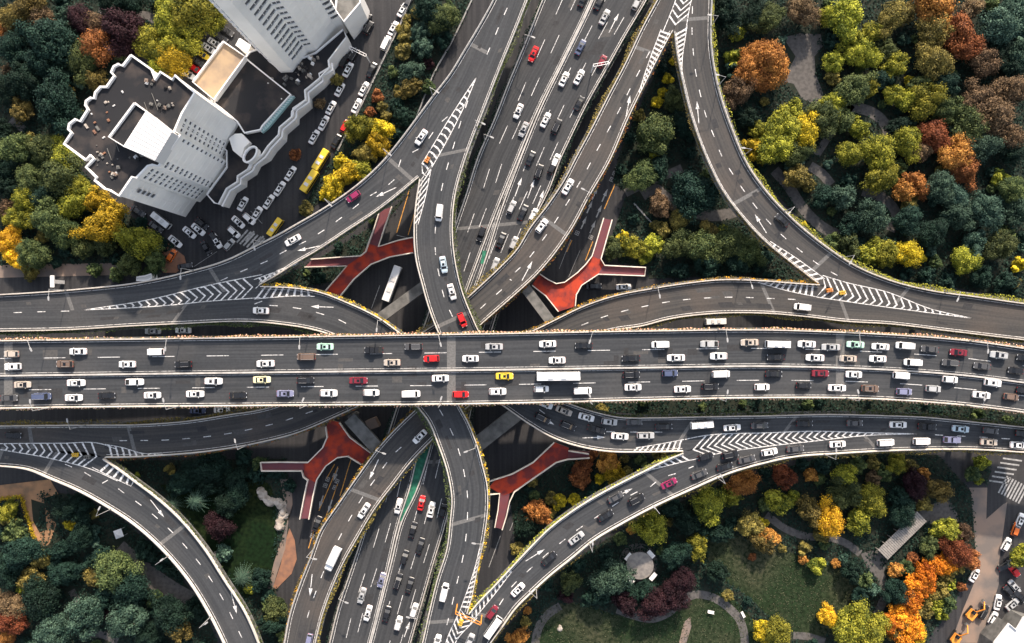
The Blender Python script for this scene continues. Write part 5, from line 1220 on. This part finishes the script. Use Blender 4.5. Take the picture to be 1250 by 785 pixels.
TD = {
'00':'YG 800 80 80;YG 930 50 100;YG 1000 95 65;YG 715 205 75;YG 860 205 75;Y 830 280 75;YG 755 290 55;YG 905 140 75;OY 60 90 60;O 20 130 45;OY 140 30 70;B 200 90 60;DG 230 180 110;DG 200 290 80;G 390 280 75;R 460 220 80;M 570 140 95;B 470 120 65;M 610 190 70;M 390 100 65;OY 455 380 50;DG 260 480 105;OY 290 430 50;OY 100 520 55;DG 30 420 60;G 200 700 70;G 60 710 70;YG 300 750 70;DG 600 15 70;DG 670 120 40;OY 400 550 28;DG 110 380 80;DG 330 570 60;DG 60 230 70;DG 520 10 60;B 30 330 40',
'10':'G 150 70 65;G 290 50 85;YG 370 110 60;YG 120 170 60;YG 350 185 65;Y 450 165 55;Y 530 230 58;Y 470 300 85;YG 90 260 60;G 230 250 80;GO 40 370 62;GO 60 440 50;G 150 430 70;G 310 330 65;G 400 400 50;G 500 390 50;YG 650 370 80;G 730 455 55;G 620 470 55;DG 30 110 50;B 20 220 45;OY 130 520 40;G 440 505 38;G 545 530 38;DG 20 20 60;G 700 520 40;DG 210 160 60',
'01':'DG 840 50 70;OY 780 50 38;G 900 80 65;TG 790 150 45;TG 810 220 48;OY 705 240 45;TG 745 340 50;OY 740 420 48;R 585 455 33;R 550 527 29;OY 605 505 30;OY 628 550 28;YG 495 605 62;Y 605 612 52;Y 590 690 55;Y 410 770 45;DG 680 490 40;DG 720 560 50;G 660 340 30;OY 395 375 32;B 310 490 30;R 190 735 33;M 830 300 30;DG 900 180 45;G 560 640 40;DG 690 640 40',
'11':'Y 440 45 58;Y 370 110 55;YG 500 20 50;Y 330 150 30;DG 310 540 30;DG 300 490 22;G 460 300 22;DG 400 390 25;G 560 270 20;G 250 520 18',
'02':'DG 1040 60 80;YG 1100 150 42;DG 1180 60 60;G 1230 100 60;YG 1080 270 45;O 1200 245 60;O 1150 340 70;O 1220 360 60;B 1100 430 70;YG 1200 620 50;Y 1190 710 55;Y 765 370 28;Y 740 435 27;Y 715 480 33;Y 785 290 18;G 800 480 55;G 700 640 90;YG 710 710 42;DG 840 600 60;DG 1150 560 50',
'03':'YG 400 80 85;YG 330 75 50;G 40 70 60;B 200 50 70;O 50 290 85;O 20 370 55;YG 430 185 58;YG 490 255 68;YG 345 290 48;YG 530 150 50;G 600 230 50;YG 640 310 58;G 450 420 78;YG 520 410 48;OY 625 80 68;OY 690 60 50;O 830 40 88;OY 830 140 78;R 940 160 78;R 980 220 68;B 1070 280 70;OY 820 290 78;Y 720 385 34;YG 640 450 48;YG 690 470 52;YG 790 470 78;G 760 400 50;TG 1150 120 88;TG 1200 50 70;TG 1240 260 60;B 1040 470 78;B 1180 430 78;B 1100 560 88;G 900 520 60;G 865 560 45;YG 340 500 60;YG 150 540 58;YG 100 610 78;Y 220 615 72;YG 60 700 78;G 300 560 75;G 180 720 60;G 390 570 55;YG 465 610 48;R 830 650 70;YG 700 680 68;B 760 715 55;YG 560 720 78;YG 430 730 60;O 930 730 78;G 1000 600 78;TG 1050 700 75;B 1180 640 70;DG 1200 720 60;DG 560 380 50;DG 660 600 50;DG 1130 250 60;DG 1200 330 50;B 1000 40 50;DG 340 200 40;DG 880 400 60',
'12':'Y 550 365 44;YG 600 400 58;YG 690 385 48;G 510 400 50;YG 660 440 38;G 640 60 68;DG 720 20 58;B 730 200 55;OY 820 265 48;DG 870 150 95;DG 930 130 80;G 830 380 68;G 930 400 75;G 1050 380 75;G 1150 420 68;YG 1030 320 36;DG 830 510 45;DG 600 260 32;DG 1100 480 55;DG 960 480 55;YG 845 395 30;DG 1200 480 40',
'13':'OY 170 60 58;OY 230 100 38;TG 390 160 55;TG 530 250 72;YG 580 60 75;O 680 130 52;O 750 95 58;TG 850 110 70;TG 920 150 60;TG 950 250 68;TG 1080 220 78;YG 1150 60 45;G 1200 120 60;TG 1220 230 60;R 970 20 68;Y 700 425 62;Y 770 450 24;YG 600 430 65;G 420 380 55;YG 525 425 58;G 345 370 45;YG 970 460 62;TG 1020 380 58;G 1140 390 68;Y 1240 480 38;DG 820 330 65;G 840 470 36;DG 800 530 45;DG 900 560 45;DG 1050 545 50;DG 1160 565 50;DG 700 520 36;Y 205 290 20;DG 430 290 55;DG 700 270 65;DG 300 150 50;DG 620 380 40;G 1180 330 45;DG 480 380 40',
'22':'O 480 680 55;Y 510 740 55;R 350 720 48;Y 440 765 28;G 640 675 32;OY 560 665 25;R 400 650 30',
'32':'O 140 160 58;Y 245 110 42;Y 320 100 34;R 350 15 45;OY 210 100 38;DG 90 230 48;O 95 630 22;O 50 765 48;YG 680 230 75;O 590 245 24;YG 960 130 78;YG 1070 80 48;OY 1150 220 58;OY 1220 300 55;O 1130 20 65;YG 905 330 55;DG 800 360 62;TG 500 480 85;G 300 490 50;DG 420 560 55;G 540 290 36;DG 640 540 52;M 560 590 55;M 700 600 68;M 790 560 68;M 830 490 60;Y 1220 735 48;DG 860 210 60;DG 780 140 50;DG 340 420 40;DG 180 510 40;M 280 560 40;DG 470 370 40;DG 1000 260 55;R 1170 375 22;OY 85 690 30;DG 1000 440 50',
'33':'YG 80 110 58;YG 160 90 38;O 30 280 48;Y 0 220 38;OY 230 150 58;GO 330 190 68;G 420 60 68;G 370 90 58;YG 520 100 68;YG 470 200 58;OY 290 270 42;OY 210 335 34;OY 100 335 24;O 200 390 26;YG 270 420 42;O 360 405 26;M 735 25 62;OY 840 50 58;OY 780 120 45;YG 880 240 58;B 955 260 48;O 650 440 42;R 730 380 32;R 930 345 65;R 990 380 48;OB 895 395 46;OB 850 410 49;GO 815 440 40;OB 785 465 54;OB 755 500 57;OB 735 540 57;OB 708 580 57;OB 690 615 49;OY 930 430 44;OY 895 470 38;YG 905 505 34;OY 860 510 36;OY 870 550 36;OY 825 560 34;YG 850 590 34;OY 790 600 36;YG 835 630 32;OY 795 645 34;YG 870 655 30;OY 750 640 36;OB 660 650 54;OB 625 690 54;OY 680 690 46;OB 720 715 57;OY 640 730 46;OB 690 760 57;G 900 600 45;Y 740 755 52;GO 320 660 48;YG 430 700 86;YG 520 730 76;YG 80 740 68;Y 20 720 46;O 590 705 36;R 960 520 26;G 800 320 48;DG 680 170 60;YG 1240 370 50;YG 1040 8 26;G 500 490 42;DG 660 90 50;DG 650 540 60;DG 430 440 50;DG 480 560 45;OY 690 650 40;Y 560 660 24',
'30':'YG 35 150 48;G 45 215 42;OY 20 190 40;G 80 270 45;DG 100 350 78;DG 40 420 68;OY 140 480 55;YG 100 520 38;B 40 600 62;R 45 680 66;O 30 745 48;Y 320 220 34;DG 325 150 60;DG 360 130 68;DG 380 270 60;G 550 440 90;DG 620 520 78;DG 310 450 60;TG 400 660 85;TG 600 680 85;TG 230 740 80;DG 190 570 85;M 520 650 36;DG 700 350 55;DG 800 640 80;OY 850 720 58;DG 930 620 50;DG 850 430 55;YG 1180 530 30;TG 1060 360 45;DG 1000 30 55;DG 850 30 55;M 1040 230 60;DG 500 560 55;DG 290 340 50;DG 700 740 60;DG 90 700 30;DG 480 380 50;DG 640 610 45;DG 1130 60 60;DG 1080 120 60',
'31':'G 100 620 55;DG 90 700 55;DG 60 560 36;G 60 610 35;DG 30 480 50;G 130 740 40',
'20':'DG 1000 700 75;DG 900 740 60;DG 1150 655 45;DG 1110 755 50;YG 650 745 16;DG 1220 740 45',
'23':'YG 1060 690 42;G 1020 740 42;YG 650 680 48;OY 540 690 36;O 240 745 38;R 110 750 55;YG 400 745 55;G 470 700 45;DG 300 700 45;O 780 740 36;OY 720 700 36;G 590 740 45;DG 200 690 35;B 540 760 40'}
def onroad_px(px, py):
    return [k for k, r in ROADS.items() if inside((px,py), [*r.A, *reversed(r.B)])]
for rc, s in TD.items():
    for t in s.split(';'):
        c_, x, y, r_ = t.split(); px = T(rc, float(x), float(y)); rp = float(r_)/TS
        if onroad_px(*px): continue
        tree(*px, rp, c_)
for rc, x, y, r_ in (('30',820,120,48),('30',930,105,62),('30',1155,470,62),('03',1165,190,40),('13',560,210,42),('13',1180,170,42),('32',490,440,40)): tree(*T(rc,x,y), r_/TS, 'TG', True)
# dark filler trees where the wood closes up between the mapped ones
tried = 0; added = 0
holes = LAWNS + [[(p[0],p[1]) for p in q] for q in []]
pathpts = [(smooth(p), w) for p, w in PATHS]
ZW = [k for k in wp if k not in ('corner by the crosswalk','upper left corner lawn','upper left triangle by the red footbridge')]
TREES_ = [(0,0,(s[0],s[1]),s[2]) for s in SPEC]
while tried < 6000 and added < 150:
    tried += 1; px, py = random.uniform(-12,1262), random.uniform(-12,797); w_ = P(px,py)
    if not any(inside(w_, wp[k]) for k in ZW): continue
    if onroad_px(px,py) or any(inside((px,py), l) for l in LAWNS): continue
    if any((Vector((px,py))-Vector(t[2])).length < t[3]*.78+3 for t in TREES_): continue
    if inside((px,py), PL(0,585,80,585,72,660,45,680,20,600)) or inside((px,py), PL(1075,690,1130,610,1190,600,1150,660,1100,700)) or (Vector((px,py))-Vector((781,691))).length < 30: continue
    if any(min((Vector((px,py))-Vector(q)).length for q in p) < wv*.5+6 for p, wv in pathpts): continue
    if inside((px,py), TL('03',100,180,280,165,255,350,300,470,190,470,100,390)) : continue
    if 540 < px < 790 and 730 < py: continue
    tree(px, py, random.uniform(5.5,12), random.choice(('DG','DG','G','G','OY','TG') if px > 900 or px < 320 else ('DG','G','OY'))); TREES_.append((0,0,(px,py),SPEC[-1][2])); added += 1
order = sorted(range(len(SPEC)), key=lambda i: -SPEC[i][2]); bigset = set(order[:298])
for i, s in enumerate(SPEC): grow(i in bigset, *s)
me = bpy.data.meshes.new('small_trees'); me.from_pydata(STV, [], STF)
for k in LK: me.materials.append(M['leaf_'+k])
me.polygons.foreach_set('material_index', STM); o = bpy.data.objects.new('small_trees', me); COL.objects.link(o); add_tint(o, STT)
tag(o, 'small bushes and young trees filling in between the larger ones', 'bushes', kind='stuff')
def zone_of(px, py):
    if px < 260 and py < 345: return 'in the upper left wood'
    if px < 360 and py > 560 and not (px > 150 and py < 700 and px > 190): return 'in the lower left wood'
    if px < 420 and py > 480: return 'by the lower left ramp'
    if px < 570 and py < 265: return 'beside the upper left street'
    if px < 620 and py < 400: return 'by the upper left footbridge'
    if py < 360 and px < 870 or (py < 345 and px < 960 and py > 230 and px < 700+ (py)): return 'between the two upper right ramps'
    if py < 400: return 'in the wood at upper right'
    if px < 770 and py < 690: return 'between lower footbridge and right ramp'
    return 'in the lower right park'
tb_ = {}
for t in TREES: tb_.setdefault((zone_of(*t[2]), t[1], t[0].name.split('.')[0]), []).append(t)
for (zn, cl_, nm_), lst in tb_.items():
    rows = {}
    # split long lists into rows so that the rank can be followed
    lst.sort(key=lambda t: t[2][1])
    if len(lst) > 6:
        k = (len(lst)+4)//5; parts = [lst[i*len(lst)//k:(i+1)*len(lst)//k] for i in range(k)]
    else: parts = [lst]
    for j, pr in enumerate(parts):
        pr.sort(key=lambda t: t[2][0])
        for i, t in enumerate(pr):
            size = 'broad' if t[3] > 17 else 'mid-sized' if t[3] > 11 else 'small'
            word = 'palm-like tree' if t[5] else nm_
            lab = '%s %s %s %s' % (size, LNAME[cl_], word, zn)
            if len(parts) > 1: lab += ', %s row, %s from left' % (ORD[j] + ('' if j else ''), ORD[i])
            elif len(pr) > 1: lab += ', %s from left' % ORD[i]
            tag(t[0], lab, nm_, 'trees and shrubs around the interchange')
# undergrowth under and between the trees
gb = MB(); gt = []; hb = MB(); tv = []; n = 0; random.seed(5)
while n < 42000:
    px, py = random.uniform(-30,1280), random.uniform(-30,815)
    if onroad_px(px, py) : continue
    w_ = P(px, py)
    if not any(inside(w_, wp[k]) for k in wp): continue
    if any(inside((px,py), l) for l in LAWNS):
        n += 1
        if random.random() < .8 and not inside((px,py), LAWNS[2]):
            for _ in range(3): leafquad(gb, gt, (w_.x+random.gauss(0,.6), w_.y+random.gauss(0,.6), .16+random.random()*.12), random.uniform(.10,.24), (random.gauss(0,.6),random.gauss(0,.6),1), random.random())
        continue
    if any(min((px-q[0])**2+(py-q[1])**2 for q in p[::3]) < (wv*.5+2)**2 for p, wv in pathpts): continue
    if inside((px,py), TL('03',100,180,280,165,255,350,300,470,190,470,100,390)) or inside((px,py), TL('33',740,150,880,90,940,200,780,210)): continue
    k = 3
    for _ in range(3):
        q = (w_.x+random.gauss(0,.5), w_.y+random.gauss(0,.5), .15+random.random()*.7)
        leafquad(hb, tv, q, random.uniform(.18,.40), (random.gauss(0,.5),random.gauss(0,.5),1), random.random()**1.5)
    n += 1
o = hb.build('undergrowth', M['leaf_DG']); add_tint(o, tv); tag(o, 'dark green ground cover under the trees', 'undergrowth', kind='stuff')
M['leaf_grass'] = leafmat('grass_blades', (.020,.036,.018), (.080,.085,.048), 0)
o = gb.build('grass_tufts', M['leaf_grass']); add_tint(o, gt); tag(o, 'short mottled grass on the park lawns', 'grass', kind='stuff')

w = W(TL('30',-60,103,0,95,105,80,125,150,160,260,190,360), .17, sub=False, step=4); hb2 = MB(); t2 = []
for i in range(1400):
    k = random.randrange(len(w)-1); p = w[k].lerp(w[k+1], random.random()); leafquad(hb2, t2, (p.x+random.gauss(0,.3), p.y+random.gauss(0,.3), .2+random.random()*.7), random.uniform(.12,.24), (random.gauss(0,.5),random.gauss(0,.5),1), random.random())
o = hb2.build('clipped_hedge', M['leaf_Y']); add_tint(o, t2); tag(o, 'thin yellow clipped hedge edging the tan plaza at far left', 'hedge')
